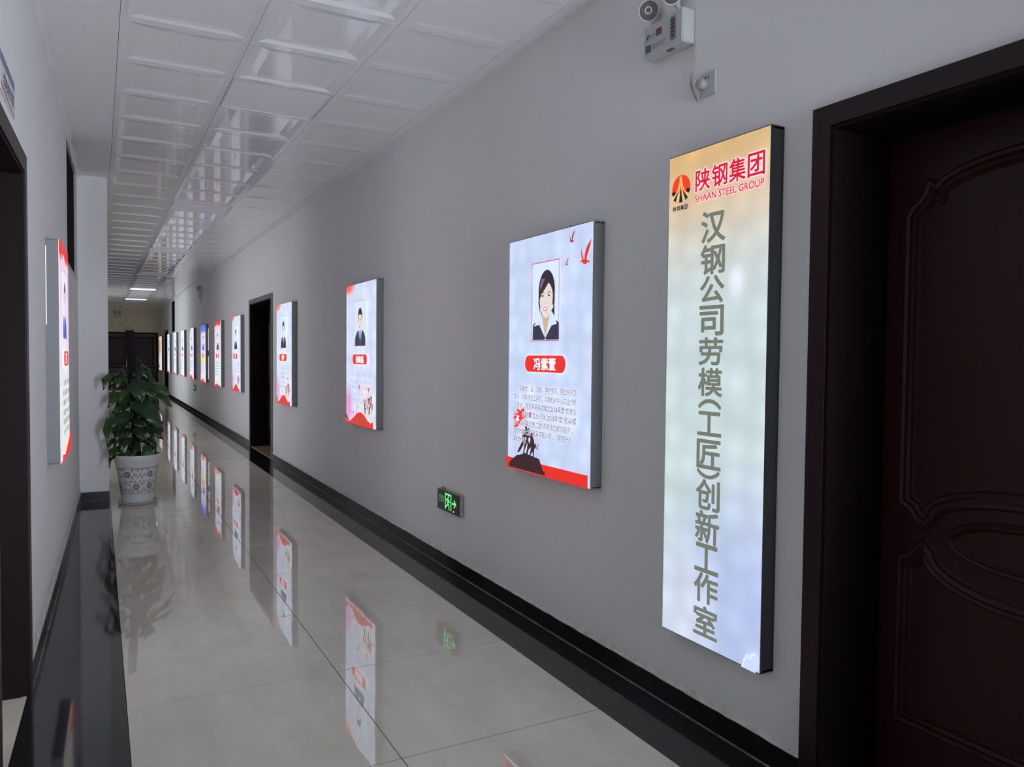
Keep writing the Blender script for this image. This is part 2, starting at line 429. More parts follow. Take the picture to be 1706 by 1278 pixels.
struct(c.build('ceiling', recalc=True), 'white glossy coffered metal ceiling tiles')

# light panels ------------------------------------------------------
led_labels = {3: 'unlit square ceiling light panel, the nearest one, above the corridor', 10: 'unlit square ceiling light panel, second from the camera end',
              17: 'unlit square ceiling light panel, third from the camera end', 24: 'unlit square ceiling light panel just before the two glowing ones',
              31: 'glowing square ceiling light panel, the nearer of the two lit ones', 38: 'glowing square ceiling light panel nearest the end wall'}
M['panel_on'] = lit('lit_light_diffuser', (228, 238, 240), 1.25, sample=True)
for k in lights_k[1:]:
    y0 = YC+k*CP; x0, x1 = J[1], J[2]; cx, cy = (x0+x1)/2, y0+CP/2
    e = tag(empty('ceiling_light', (cx, cy, ZC)), led_labels[k], 'ceiling light', 'square light panels in the ceiling')
    hx, hy = (x1-x0)/2-.0015, CP/2-.0015
    fr = MB()
    for a in ((-hx, -hy, hx, -hy+.012), (-hx, hy-.012, hx, hy), (-hx, -hy+.012, -hx+.012, hy-.012), (hx-.012, -hy+.012, hx, hy-.012)):
        fr.box((a[0], a[1], 0), (a[2], a[3], .028), M['panel_frame'])
    fr.build('frame', e)
    d = MB(); d.box((-hx+.012, -hy+.012, .004), (hx-.012, hy-.012, .02), M['panel_on'] if k > 30 else M['panel_off']); d.build('diffuser', e)

# walls --------------------------------------------------------------
def wall_with_holes(T, s0, s1, t0, t1, z1, holes, m, mb, z0=0):
    """a wall along s between thicknesses t0..t1 with rectangular openings (sa, sb, za, zb)"""
    cuts = sorted({s0, s1, *[h[0] for h in holes], *[h[1] for h in holes]})
    for a, b in zip(cuts[:-1], cuts[1:]):
        if b <= s0 or a >= s1: continue
        hs = sorted([h for h in holes if h[0] <= a+1e-6 and h[1] >= b-1e-6], key=lambda h: h[2]); z = z0
        for h in hs:
            if h[2] > z: mb.box((a, t0, z), (b, t1, h[2]), m, T)
            z = h[3]
        if z < z1: mb.box((a, t0, z), (b, t1, z1), m, T)
TR = lambda s, t, z: (XW-t, s, z)                     # t > 0 towards the corridor
D1 = (.70, 1.61, 0, 2.046); D2 = (10.12, 11.68, 0, 2.066); D5 = (26.74, 27.94, 0, 2.05); W2 = (24.28, 25.46, 1.97, 2.90); W3 = (-2.0, -.6, .95, 2.4)
wr = MB(); wall_with_holes(TR, YBACK, YEND, -.27, 0, ZC+.03, [D1, D2, D5, W2, W3], M['wall'], wr); struct(wr.build('wall_right'), 'pale grey painted right corridor wall')
TL = lambda s, t, z: tuple(LW(s, t, z))
D6 = (-1.1, .5, 0, 2.035); D3 = (2.70, 3.51, 0, 2.035); W1 = (6.46, 7.80, 1.985, 2.915)
wl = MB(); wall_with_holes(TL, YBACK, 8.3, -.27, 0, ZC+.03, [D6, D3, W1], M['wall'], wl)
TL2 = lambda s, t, z: (-.16+t, s, z)
wall_with_holes(TL2, 8.3, YEND, -.2, 0, ZC+.03, [(9.2, 13.8, 0, 2.6), (21.0, 24.2, 0, 2.7)], M['wall'], wl)  # nearer opening is unseen, added to let the passage fill in
struct(wl.build('wall_left'), 'pale blue-grey lit left corridor wall')
wc = MB(); wc.box((-.16, 7.93, 0), (.078, 8.55, ZC+.02), M['wall']); struct(wc.build('wall_column'), 'square wall column projecting beside the potted plant')
we = MB(); wall_with_holes(lambda s, t, z: (s, YEND-t, z), -.5, 2.3, -.2, 0, ZC+.03, [(.02, 1.83, 0, 2.03)], M['cream'], we); struct(we.build('wall_end'), 'cream wall at the far end of the corridor')
wb = MB(); wall_with_holes(lambda s, t, z: (s, YBACK+t, z), -.8, 2.3, -.2, 0, ZC+.03, [], M['wall'], wb); struct(wb.build('wall_back'))
# side rooms off both left openings; nearer one unseen, added for fill light
wp = MB()
for (a, b, h) in ((9.2, 13.8, 2.6), (21.0, 24.2, 2.7)):
    wp.box((-2.9, a-.15, 0), (-.36, a-.05, h), M['wall']); wp.box((-2.9, b+.05, 0), (-.36, b+.15, h), M['wall'])
    wp.box((-2.9, a-.15, h), (-.36, b+.15, h+.1), M['wall']); wp.box((-2.9, a-.15, -.1), (-.36, b+.15, -.0045), M['tile'])
# room behind the left doorway
for a_, b_2 in (((-3.7, 1.1, 0), (-.60, 1.2, ZC)), ((-3.7, 5.0, 0), (-.60, 5.1, ZC)), ((-3.8, 1.1, 0), (-3.7, 5.1, ZC)), ((-3.8, 1.1, ZC), (-.60, 5.1, ZC+.1))): wp.box(a_, b_2, M['wall'])
wp.box((-3.8, 1.1, -.1), (-.62, 5.1, -.0045), M['tile'])
struct(wp.build('wall_side_passage'))

# baseboards ----------------------------------------------------------
def bb(T, name, segs, h=.082, joints=None, label=None):
    b_ = MB()
    for (s0, s1) in segs:
        cuts = [s0]+[y for y in (joints or []) if s0 < y < s1]+[s1]
        for a, d in zip(cuts[:-1], cuts[1:]):
            b_.box((a+.0008, 0, 0), (d-.0008, .014, h), M['base'], T)
        # uneven grout bead where the skirting meets the floor
        n = max(4, int((s1-s0)/.05)); vs = []; fs = []
        for i in range(n+1):
            y = s0+(s1-s0)*i/n; wv = .003+.0035*random.random()*(1 if math.sin(y*2.1) > -.2 else .35)
            vs += [T(y, .0142+wv, .0006), T(y, .0142, .0035+wv*.4)]
        for i in range(n): fs.append((2*i, 2*i+2, 2*i+3, 2*i+1))
        b_.add(vs, fs, M['grout'])
    return struct(b_.build(name, recalc=False), label)
jr = [YT0+k*TP for k in range(k0, k1)]
bb(TR, 'baseboard_right', [(YBACK, .64), (1.672, 10.05), (11.75, 26.68), (28.0, YEND)], joints=jr, label='black polished stone skirting along the right wall')
bb(TL, 'baseboard_left', [(YBACK, -1.16), (.56, 2.63), (3.585, 7.95)], joints=jr, label='black stone skirting along the left wall')
bb(lambda s, t, z: (s, 7.93-t, z), 'baseboard_column', [(-.15, .078)], label='black stone skirting around the column')
bb(lambda s, t, z: (s, YEND-t, z), 'baseboard_end', [(1.90, 1.95)], joints=[])
# rough, ragged plaster edge above the skirting
tr = MB()
for T, s0, s1 in ((TR, 1.672, 10.05), (TR, 11.75, 26.6), (TL, 3.585, 7.93)):
    n = int((s1-s0)/.04); vs = []; fs = []
    for i in range(n+1):
        y = s0+(s1-s0)*i/n
        j1 = .008*math.sin(y*3.1)+.005*random.random(); 
        zb = .0825 if T is TR else .084
        ht = (.016 if T is TR else .050)+j1
        vs += [T(y, .0005, zb-.003), T(y, .0105, zb-.001+.003*random.random()), T(y, .004, zb+ht*.6), T(y, .0004, zb+ht)]
    for i in range(n):
        for q in range(3): fs.append((4*i+q, 4*i+4+q, 4*i+5+q, 4*i+1+q))
    tr.add(vs, fs, M['skim'])
struct(tr.build('trim_1', recalc=False), 'rough plaster edge above the skirting')
# plaster edging where the left wall meets the ceiling
tr = MB(); vs = []; fs = []; n = 120
for i in range(n+1):
    s_ = 2.0+6.0*i/n; w_ = .022+.008*math.sin(s_*9)+.006*random.random()
    vs += [LW(s_, .0005, ZC-w_), LW(s_, .012, ZC-w_*.5), LW(s_, w_, ZC-.0005)]
for i in range(n):
    for q in range(2): fs.append((3*i+q, 3*i+3+q, 3*i+4+q, 3*i+1+q))
tr.add(vs, fs, M['wall']); struct(tr.build('trim_2', recalc=False), 'uneven plaster edge under the ceiling on the left wall')

# doors -----------------------------------------------------------------
def ribbon(mb, path, T, m, closed=False, prof=((-.028, 0), (-.022, .007), (-.012, .004), (-.004, .010), (.008, .005), (.018, .008), (.026, 0))):
    n = len(path); vs = []; fs = []; q = len(prof)
    for i, p in enumerate(path):
        if closed: a = path[(i-1) % n]; b2 = path[(i+1) % n]
        else: a = path[max(i-1, 0)]; b2 = path[min(i+1, n-1)]
        d1 = Vector((p[0]-a[0], p[1]-a[1])); d2 = Vector((b2[0]-p[0], b2[1]-p[1]))
        if d1.length < 1e-9: d1 = d2
        if d2.length < 1e-9: d2 = d1
        n1 = Vector((-d1.y, d1.x)).normalized(); n2 = Vector((-d2.y, d2.x)).normalized()
        nn = (n1+n2); nn = nn.normalized() if nn.length > 1e-6 else n1
        sc = 1/max(.45, nn.dot(n1))
        for (o, h) in prof: vs.append(T(p[0]+nn.x*o*sc, h, p[1]+nn.y*o*sc))
    for i in range(n if closed else n-1):
        j = (i+1) % n
        for k in range(q-1): fs.append((i*q+k, j*q+k, j*q+k+1, i*q+k+1))
    mb.add(vs, fs, m, True)
def leaf_mesh(mb, w_, h_, T0):
    """arched raised mouldings of one door leaf, half width hw, centre at s=0"""
    hw = w_/2; xL = hw-.085; k = xL/.365
    up_ = []
    def mir(pts): return pts+[(-x, z) for x, z in reversed(pts)]
    top = [(-xL, 1.78), (-xL+.012*k, 1.80), (-xL+.035*k, 1.815), (-xL+.055*k, 1.84), (-xL+.06*k, 1.856)]
    arch = [(-.275*k+.275*k*(1-math.cos(t)) if False else -.28*k*math.cos(t), 1.842+.068*math.sin(t)) for t in [math.pi/2*i/9 for i in range(10)]]
    low = [(-.28*k*math.cos(t), .876+.082*math.sin(t)) for t in [math.pi/2*i/9 for i in range(10)]]
    lc = [(-xL, .915), (-xL+.03*k, .90), (-xL+.05*k, .872), (-xL+.07*k, .862)]
    upper = mir(top+arch)+list(reversed(mir(lc+low)))
    ribbon(mb, upper, T0, M['door'], True)
    lt = [(-xL, .725), (-xL+.03*k, .738), (-xL+.05*k, .765), (-xL+.07*k, .778)]
    larc = [(-.28*k*math.cos(t), .764-.10*math.sin(t)) for t in [math.pi/2*i/9 for i in range(10)]]
    lower = mir(lt+larc)+[(xL, .24), (-xL, .24)]
    ribbon(mb, lower, T0, M['door'], True)
    ribbon(mb, [(.215*k*math.cos(t), .822+.064*math.sin(t)) for t in [2*math.pi*i/40 for i in range(40)]], T0, M['door'], True, prof=((-.014, 0), (-.008, .007), (0, .003), (.006, .008), (.013, 0)))
def door(name, T, hole, casing=.062, leaves=1, depth=.25, handle=None, mcas=None, thresh=None, label=None, swing=False):
    s0, s1, z0, z1 = hole; mc = mcas or M['casing']
    o = MB()
    # casing on the corridor face with a small inner step
    o.box((s0-casing, 0.0005, z0), (s0, .016, z1+casing), mc, T); o.box((s1, 0.0005, z0), (s1+casing, .016, z1+casing), mc, T)
    o.box((s0, 0.0005, z1), (s1, .016, z1+casing), mc, T)
    # jamb lining
    o.box((s0, -depth-.02, z0), (s0+.012, .010, z1), M['jamb'], T); o.box((s1-.012, -depth-.02, z0), (s1, .010, z1), M['jamb'], T)
    o.box((s0+.012, -depth-.02, z1-.012), (s1-.012, .010, z1), M['jamb'], T)
    fr = struct(o.build(name), label)
    t = MB(); t.box((s0+.012, -depth-.015, z0), (s1-.012, -.002, .002), thresh or M['marble'], T)
    t.box((s0+.012, -.014, z0), (s1-.012, .002, .004), M['sillstrip'] if not thresh else thresh, T)
    th = t.build('threshold', fr)
    wl_ = (s1-s0-.026)/leaves
    for i in range(leaves):
        a = s0+.013+i*wl_; cc = a+wl_/2
        lf = MB(); T0 = (lambda s, h, z: T(s1-.05-h, -depth-.03-wl_/2+s, z)) if swing else (lambda s, h, z: T(cc+s, -depth+h, z))
        lf.box((-wl_/2+.002, -.04, .006), (wl_/2-.002, 0, z1-.014), M['door'], T0)
        leaf_mesh(lf, wl_, z1, T0)
        lo = lf.build('leaf', fr, recalc=False)
        if handle:
            hs = handle*(wl_/2-.06)*(1 if i == 0 else -1)
            hb = MB(); hb.box((hs-.02, .0, .93), (hs+.02, .008, 1.13), M['chrome'], T0)
            hb.tube([T0(hs, .006, 1.05), T0(hs, .05, 1.05), T0(hs-.11*handle, .052, 1.045)], .009, M['chrome'])
            hb.build('handle', lo)
    return fr
door('door_1', TR, D1, label='dark red-brown panelled door in the right wall nearest the camera', handle=-1)
door('door_2', TR, D2, leaves=2, handle=1, mcas=M['alu'], label='double dark door in the right wall between light boxes')
door('door_3', TL, D3, casing=.07, handle=-1, swing=True, thresh=M['tile'], label='dark doorway at the left edge')
door('door_6', TL, D6, leaves=2, handle=1)  # unseen dark door, added to cut bounce onto the near right wall
door('door_5', TR, D5, handle=1, label='narrow dark door far along the right wall')
# end door: double, dark glass, in the end wall
TE = lambda s, t, z: (s, YEND-t, z)
o = MB(); s0, s1, z1 = .02, 1.83, 2.03
o.box((s0-.06, .0005, 0), (s0, .02, z1+.06), M['jamb'], TE); o.box((s1, .0005, 0), (s1+.06, .02, z1+.06), M['jamb'], TE); o.box((s0, .0005, z1), (s1, .02, z1+.06), M['jamb'], TE)
fr = struct(o.build('door_4'), 'wide dark double door in the end wall')
for i in range(2):
    a = s0+i*(s1-s0)/2; b2 = a+(s1-s0)/2
    lf = MB(); lf.box((a+.002, -.08, .01), (b2-.002, -.04, z1-.002), M['door'], TE)
    for (q0, q1, r0, r1) in ((a+.09, b2-.09, .15, .85), (a+.09, b2-.09, .95, 1.9)):
        ribbon(lf, [(q0, r0), (q1, r0), (q1, r1), (q0, r1)], lambda s, h, z: TE(s, -.04+h, z), M['door'], True)
    lo = lf.build('leaf', fr, recalc=False)
    gl = MB(); gl.box((a+.12, -.04, .98), (b2-.12, -.036, 1.87), M['doorglass'], TE); gl.build('glass_pane', lo)
    hx_ = b2-.05 if i == 0 else a+.05
    hb = MB(); hb.tube([TE(hx_, -.038, 1.2), TE(hx_, .0, 1.2), TE(hx_, .0, .85), TE(hx_, -.038, .85)], .011, M['chrome']); hb.build('handle', lo)

# windows ------------------------------------------------------------------
def window(name, T, hole, label, glass=None, mull=1):
    s0, s1, z0, z1 = hole
    o = MB(); fw_ = .022
    for a in ((s0, z0, s1, z0+fw_), (s0, z1-fw_*.6, s1, z1), (s0, z0+fw_, s0+fw_, z1-fw_*.6), (s1-fw_, z0+fw_, s1, z1-fw_*.6)):
        o.box((a[0], -.05, a[1]), (a[2], -.001, a[3]), M['winframe'], T)
    for k in range(1, mull+1):
        x = s0+(s1-s0)*k/(mull+1); o.box((x-.012, -.05, z0+fw_), (x+.012, -.014, z1-fw_*.6), M['winframe'], T)
    o.box((s0, -.03, z0-.001), (s1, .004, z0+.012), M['winframe'], T)
    fr = struct(o.build(name), label)
    g_ = MB(); g_.box((s0+fw_*.5, -.020, z0+fw_*.5), (s1-fw_*.5, -.016, z1-fw_*.4), glass or M['winglass'], T); g_.build('pane', fr)  # black sheet for the dark room behind, unless glass is given
    return fr
window('window_1', TL, W1, 'dark transom window high on the left wall above the light box', mull=0)
window('window_2', TR, W2, 'dark transom window high on the right wall far down the corridor', mull=0)
window('window_3', TR, W3, 'daylight window in the right wall behind the camera', glass=M['clear'])  # unseen, added to go with the fill light there

# ================================================================ LIGHT BOXES
def portrait_woman(A):
    A.rect(.255, .658, .508, 1.032, I['photo'])
    # pony tail, hair, face
    A.poly([(.325, .80), (.318, .70), (.335, .69), (.345, .80)], I['hair']); A.poly([(.43, .80), (.445, .685), (.465, .69), (.458, .82)], I['hair'])
    A.ell(.386, .895, .076, .100, I['hair'], 32)
    A.poly([(.312, .90), (.311, .84), (.322, .79), (.335, .85), (.34, .90)], I['hair'])
    A.poly([(.461, .90), (.462, .84), (.452, .79), (.443, .85), (.44, .90)], I['hair'])
    A.poly([(.258, .661), (.26, .735), (.30, .755), (.335, .772), (.37, .70), (.43, .772), (.47, .755), (.503, .74), (.505, .661)], I['suit'])
    A.poly([(.345, .79), (.345, .74), (.381, .672), (.42, .74), (.42, .79)], I['skin2'])
    A.poly([(.333, .80), (.35, .765), (.381, .668), (.36, .69), (.322, .735), (.270, .728), (.30, .76)], I['shirt'])
    A.poly([(.432, .80), (.414, .765), (.381, .668), (.40, .69), (.437, .728), (.485, .735), (.465, .77)], I['shirt'])
    A.poly([(.381, .668), (.372, .661), (.392, .661)], I['shirt'])
    A.poly([(.386+.062*math.cos(t)*(1 if math.sin(t) > 0 else .96), .858+(.078 if math.sin(t) > 0 else .092)*math.sin(t)) for t in [2*math.pi*i/32 for i in range(32)]], I['skin'])
    # side-swept fringe
    A.poly([(.422, .955), (.405, .93), (.375, .905), (.345, .882), (.326, .855), (.318, .875), (.322, .92), (.345, .965), (.385, .985), (.425, .975)], I['hair'])
    A.poly([(.422, .955), (.436, .93), (.448, .88), (.455, .90), (.452, .94), (.437, .97)], I['hair'])
    A.poly([(.345, .955), (.33, .93), (.334, .90), (.352, .925), (.375, .955)], I['hair2'])
    for sx in (-1, 1):
        cx = .386+sx*.030
        A.poly([(cx-.016, .884), (cx, .892), (cx+.016, .886), (cx+.015, .882), (cx, .887), (cx-.015, .880)], I['brow'])
        A.ell(cx, .872, .011, .0045, I['brow'], 12); A.ell(cx, .872, .005, .0048, I['hair'], 10)
    A.poly([(.378, .835), (.386, .830), (.394, .835), (.390, .838), (.386, .834), (.382, .838)], I['skin2'])
    A.ell(.386, .808, .021, .0095, I['lips'], 16); A.ell(.386, .8085, .016, .0048, I['white'], 14)
    for sx in (-1, 1): A.poly([(.386+sx*.03, .83), (.386+sx*.036, .81), (.386+sx*.033, .83)], I['skin2'])
    A.frame(.252, .655, .511, 1.035, .0035, I['crimson'])
def portrait_man(A, dark='suit', tie='tie', fr=True, cx=.43):
    A.rect(cx-.147, .655, cx+.147, 1.022, I['photo'])
    A.poly([(cx-.143, .657), (cx-.14, .72), (cx-.10, .765), (cx-.04, .79), (cx+.04, .79), (cx+.10, .765), (cx+.14, .72), (cx+.143, .657)], I[dark])
    A.poly([(cx-.05, .80), (cx, .66), (cx+.05, .80)], I['shirt'])
    A.poly([(cx-.032, .83), (cx-.034, .79), (cx, .765), (cx+.034, .79), (cx+.032, .83)], I['skin2'])
    A.poly([(cx-.012, .775), (cx, .782), (cx+.012, .775), (cx+.016, .70), (cx, .660), (cx-.016, .70)], I[tie])
    A.ell(cx, .888, .062, .078, I['hair'], 26)
    A.poly([(cx+.056*math.cos(t), .862+(.070 if math.sin(t) > 0 else .085)*math.sin(t)) for t in [2*math.pi*i/28 for i in range(28)]], I['skin'])
    A.poly([(cx-.058, .885), (cx-.05, .925), (cx-.02, .945), (cx+.02, .945), (cx+.05, .925), (cx+.058, .885), (cx+.045, .905), (cx, .915), (cx-.045, .905)], I['hair'])
    for sx in (-1, 1):
        A.ell(cx+sx*.058, .857, .007, .016, I['skin2'], 10)
        A.rect(cx+sx*.026-.014, .880, cx+sx*.026+.014, .885, I['brow']); A.ell(cx+sx*.026, .868, .009, .004, I['hair'], 10)
    A.poly([(cx-.008, .836), (cx, .831), (cx+.008, .836), (cx, .840)], I['skin2']); A.ell(cx, .812, .018, .005, I['lips'], 12)
    if fr: A.frame(cx-.148, .654, cx+.148, 1.024, .003, I['lips'])
def nameplate(A, txt, x0=.195, x1=.574, z0=.506, z1=.586):
    A.rrect(x0-.004, z0-.004, x1+.004, z1+.004, .040, I['pinkw']); A.rrect(x0, z0, x1, z1, .038, I['red'])
    n = len(txt); cx = (x0+x1)/2; hw = .034*n
    A.text(txt, cx-hw, z0+.010, cx+hw, z1-.012, I['white'], .022)
def dove(A, x, z, s, m):
    P = [(0, 0), (.10, .045), (.17, .03), (.24, -.02), (.36, -.10), (.50, -.11), (.66, -.04), (.86, -.07), (.76, .02), (.70, .03), (.56, .06), (.60, .25), (.72, .45), (.84, .68), (.95, .98), (.80, .86), (.62, .70), (.50, .52), (.42, .30), (.40, .12), (.33, .10), (.24, .30), (.17, .50), (.10, .66), (.12, .40), (.17, .20), (.22, .08), (.12, .10), (.06, .07)]
    A.poly([(x+a*s, z+(b+.1)*s) for a, b in P], m)
BG = {}
def bgm(name, rgb, blobs): BG[name] = lit('film_'+name, rgb, K, True, blobs); return BG[name]
bgm('white_blue', (196, 210, 240), ())
bgm('pink_corner', (208, 218, 240), ((.0, 1.19, .33, .13, (240, 100, 70), .45, 1.05, .5), (.0, 1.19, .12, .06, (235, 60, 40), .5, 1.2, .5), (.03, .14, .20, .22, (226, 150, 205), .3, 1.1, .3), (.60, .20, .30, .20, (232, 222, 226), .3, 1.1, .2)))
bgm('cream', (222, 222, 232), ((.40, .86, .5, .4, (222, 196, 210), .3, 1.1, .2), (.4, .25, .5, .35, (218, 228, 216), .3, 1.1, .2)))
bgm('blue_top', (224, 224, 246), ((.4, 1.22, .9, .28, (60, 100, 235), .55, 1.1, .1), (.4, .46, .6, .10, (228, 220, 80), .2, 1.1, .5), (.4, .8, .6, .3, (198, 186, 236), .1, 1.1, .2)))
bgm('pale', (226, 232, 248), ())
bgm('pale_orange', (224, 228, 244), ((.0, 1.18, .35, .2, (240, 130, 110), .2, 1.1, .3),))
bgm('tan', (236, 226, 216), ((.4, .9, .8, .35, (232, 178, 120), .2, 1.1, .5), (.4, .5, .6, .2, (200, 226, 214), .2, 1.1, .3)))
bgm('tan_to_blue', (196, 212, 214), ((.25, 2.35, 2.4, 1.28, (212, 190, 160), .34, .98, .10), (.10, 2.02, 1.5, .72, (216, 168, 92), .22, .98, .10),
     (.36, 1.28, .05, .09, (222, 226, 236), .1, 1.0, .6), (.45, .15, .55, .62, (178, 190, 232), .15, 1.05, .1), (.12, .12, .22, .3, (206, 214, 232), .1, 1.1, .1)))

def light_box(name, T_loc, rz, W_, H_, bg, side, draw, label, group=None, leak=False, lip=.006, D=PD):
    e = tag(empty(name, T_loc, rz), label, 'light box', group)
    # housing: tray with a thin front lip around the film
    h = MB()
    h.box((0, -D+.002, 0), (W_, -D+.012, lip), side); h.box((0, -D+.002, H_-lip), (W_, -D+.012, H_), side)
    h.box((0, -D+.012, 0), (W_, -.0005, .010), side); h.box((0, -D+.012, H_-.010), (W_, -.0005, H_), side)
    h.box((0, -D+.002, lip), (.004, -.0005, H_-lip), side); h.box((W_-.004, -D+.002, lip), (W_, -.0005, H_-lip), side)
    h.box((.004, -.006, .010), (W_-.004, -.0005, H_-.010), side)
    h.build('housing', e)
    p = MB()
    y = -D
    p.box((.0035, y, .0035), (W_-.0035, y+.002, H_-.0035), bg)
    A = Art(y, p); draw(A, W_, H_)
    p.build('printed_film', e, recalc=False)
    if leak:
        l = MB()
        for (a, b2) in ((.55*H_, .93*H_), (.06*H_, .46*H_)):
            l.box((W_, -.010, a), (W_+.004, -.002, b2), I['white'])
        l.build('light_gap', e)
    return e
PZ = .766; PH = 1.172; PW = .772
RZ = -math.pi/2
# ---- big vertical sign
def draw_sign(A, W_, H_):
    # logo
    cx, cz, R_ = .070, 1.645, .050
    A.poly([(cx+R_*math.cos(t), cz+.006+R_*.98*math.sin(t)) for t in [math.radians(-14+208*i/24) for i in range(25)]]+[(cx, cz-.012)], I['orangered'])
    for j, ang in enumerate((-58, -31, 0, 31, 58)):
        # dark rays fanning out below
        a0 = math.radians(ang-8.5); a1 = math.radians(ang+8.5); zc_ = cz+.02
        r0, r1 = (.046 if abs(ang) > 40 else .034 if abs(ang) > 5 else .022), .066 if abs(ang) < 40 else .058
        A.poly([(cx+math.sin(a0)*r0*.8, zc_-math.cos(a0)*r0), (cx+math.sin(a0)*r1, zc_-math.cos(a0)*r1), (cx+math.sin(a1)*r1, zc_-math.cos(a1)*r1), (cx+math.sin(a1)*r0*.8, zc_-math.cos(a1)*r0)], I['blackk'])
    for j, q in enumerate((-1.0, -.42, .42, 1.0)):
        pts = []; n = 10
        for i in range(n+1):
            u = i/n; x = cx+q*(.004+.048*u**2.2); pts.append((x, cz+.050-.088*u))
        hw = [.0012+.0030*(i/n) for i in range(n+1)]
        A.poly([(x-hh, z) for (x, z), hh in zip(pts, hw)]+[(x+hh, z) for (x, z), hh in reversed(list(zip(pts, hw)))], I['gold'])
    for i, ch in enumerate('陕煤集团'): A.text(ch, .030+i*.0212, 1.571, .030+i*.0212+.0175, 1.588, I['blackk'], .03)
    for i, ch in enumerate('陕钢集团'):
        x0 = .153+i*.0845; A.text(ch, x0, 1.622, x0+.073, 1.697, I['crimson'], .022, halo=I['pinkw'], hw=.04)
    A.text('SHAAN STEEL GROUP', .155, 1.584, .479, 1.608, I['crimson'], .02, halo=I['pinkw'], hw=.035)
    seq = [('汉', 1.540, 1.434), ('钢', 1.423, 1.323), ('公', 1.315, 1.223), ('司', 1.211, 1.110), ('劳', 1.100, 1.006), ('模', .993, .897), ('︵', .884, .853), ('工', .840, .758), ('匠', .741, .642),
           ('︶', .636, .607), ('创', .601, .496), ('新', .489, .379), ('工', .372, .274), ('作', .268, .165), ('室', .151, .046)]
    for ch, t_, b_ in seq:
        hw = .055 if ch in '︵︶' else .058
        A.text(ch, .2495-hw, b_, .2495+hw, t_, I['grey'], .024)
    # small cloud in the lower right corner
    pts = [(.425, .004), (.432, .018), (.434, .032), (.441, .038), (.446, .050), (.455, .053), (.460, .046), (.466, .050), (.470, .060), (.480, .066), (.490, .067), (.490, .004)]
    A.poly(pts, I['cloudw']); A.poly([(x+.004, z-.004) if z > .005 else (x+.004, z) for x, z in pts[:-2]]+[(.490, .062), (.490, .004)], I['cloud'])
sg = light_box('light_box_sign', (XW, 2.293, .317), RZ, .497, 1.775, BG['tan_to_blue'], M['blackbox'], draw_sign,
          'tall narrow illuminated workshop sign with black frame and vertical grey characters beside the near door', lip=.004)
# ---- first portrait panel
P_TXT = ['冯紫萱，女，汉族，中共党员，硕士研究生', '学历，材料检验工程师，汉钢检验中心工业分析', '工程师。先后荣获陕煤集团2018年度“优秀员', '工”、陕钢集团2017年-2018年度“劳动模', '范”、陕钢集团第二届“青年岗位建功能手”、', '汉中市第七届“最美汉钢人物”、“陕西好人”', '等荣誉称号。']
def draw_p1(A, W_, H_):
    dove(A, .667, .990, .098, I['redd']); dove(A, .667, .991, .096, I['red']); dove(A, .578, 1.098, .052, I['redd']); dove(A, .546, .999, .034, I['redd'])
    portrait_woman(A); nameplate(A, '冯紫萱')
    # red strip and silhouette of people raising a flag on a rock
    A.poly([(0.004, .004), (.768, .004), (.768, .062), (.004, .060)], I['red'])
    A.poly([(.030, .010), (.040, .034), (.12, .078), (.15, .082), (.20, .098), (.235, .094), (.30, .088), (.345, .084), (.385, .030), (.400, .028), (.400, .010)], I['brown'])
    A.poly([(.122, .317), (.155, .306), (.19, .331), (.204, .275), (.170, .262), (.15, .248), (.135, .228), (.112, .222), (.104, .200), (.092, .225), (.082, .262), (.088, .288), (.112, .292)], I['red'])
    A.poly([(.118, .285), (.128, .276), (.142, .284), (.136, .268), (.147, .255), (.131, .255), (.122, .240), (.120, .257), (.107, .262), (.119, .269)], I['white'])
    A.poly([(.200, .285), (.204, .284), (.238, .196), (.234, .194)], I['brown'])
    body = [(.205, .215), (.222, .222), (.236, .214), (.236, .200), (.262, .205), (.282, .190), (.297, .168), (.302, .150), (.312, .158), (.318, .142), (.308, .130), (.300, .128), (.297, .100), (.300, .084), (.288, .086), (.284, .112), (.268, .100), (.262, .088), (.252, .092), (.262, .114), (.268, .134), (.244, .118), (.232, .092), (.216, .094),
            (.228, .120), (.232, .150), (.222, .140), (.205, .112), (.196, .092), (.186, .096), (.196, .120), (.200, .146), (.182, .128), (.158, .104), (.140, .094), (.126, .094), (.140, .112), (.160, .134), (.176, .164), (.180, .188), (.196, .196)]
    A.poly(body, I['brown'])
    A.ell(.216, .224, .010, .011, I['brown'], 14); A.ell(.245, .214, .011, .012, I['brown'], 14); A.ell(.276, .200, .010, .011, I['brown'], 14); A.ell(.188, .200, .009, .010, I['brown'], 14)
    A.poly([(.244, .176), (.256, .182), (.262, .170), (.252, .150), (.246, .160)], I['white']); A.poly([(.212, .176), (.220, .180), (.224, .168), (.216, .160)], I['white'])
    x1s = [.681, .679, .679, .679, .655, .657, .222]
    for i, tx in enumerate(P_TXT):
        z = .4355-i*.0430; A.text(tx, .151 if i == 0 else .094, z-.031, x1s[i], z, I['textl'], .010, halo=I['white'], hw=.03)
    dove(A, .255, .286, .026, I['redd']); dove(A, .325, .130, .030, I['redd'])
p1 = light_box('portrait_light_box', (XW, 3.563, PZ), RZ, PW, PH, BG['white_blue'], M['alu'], draw_p1,
          'illuminated portrait board of a smiling person in dark suit, red doves at its top corner', 'portrait light boxes along the right wall')
hk = MB(); hk.tube([(.50, -.01, PH-.002), (.502, -.01, PH+.012), (.512, -.01, PH+.018), (.524, -.01, PH+.012), (.526, -.01, PH-.002)], .0022, M['dark'], 6); hk.build('hanging_hook', p1)
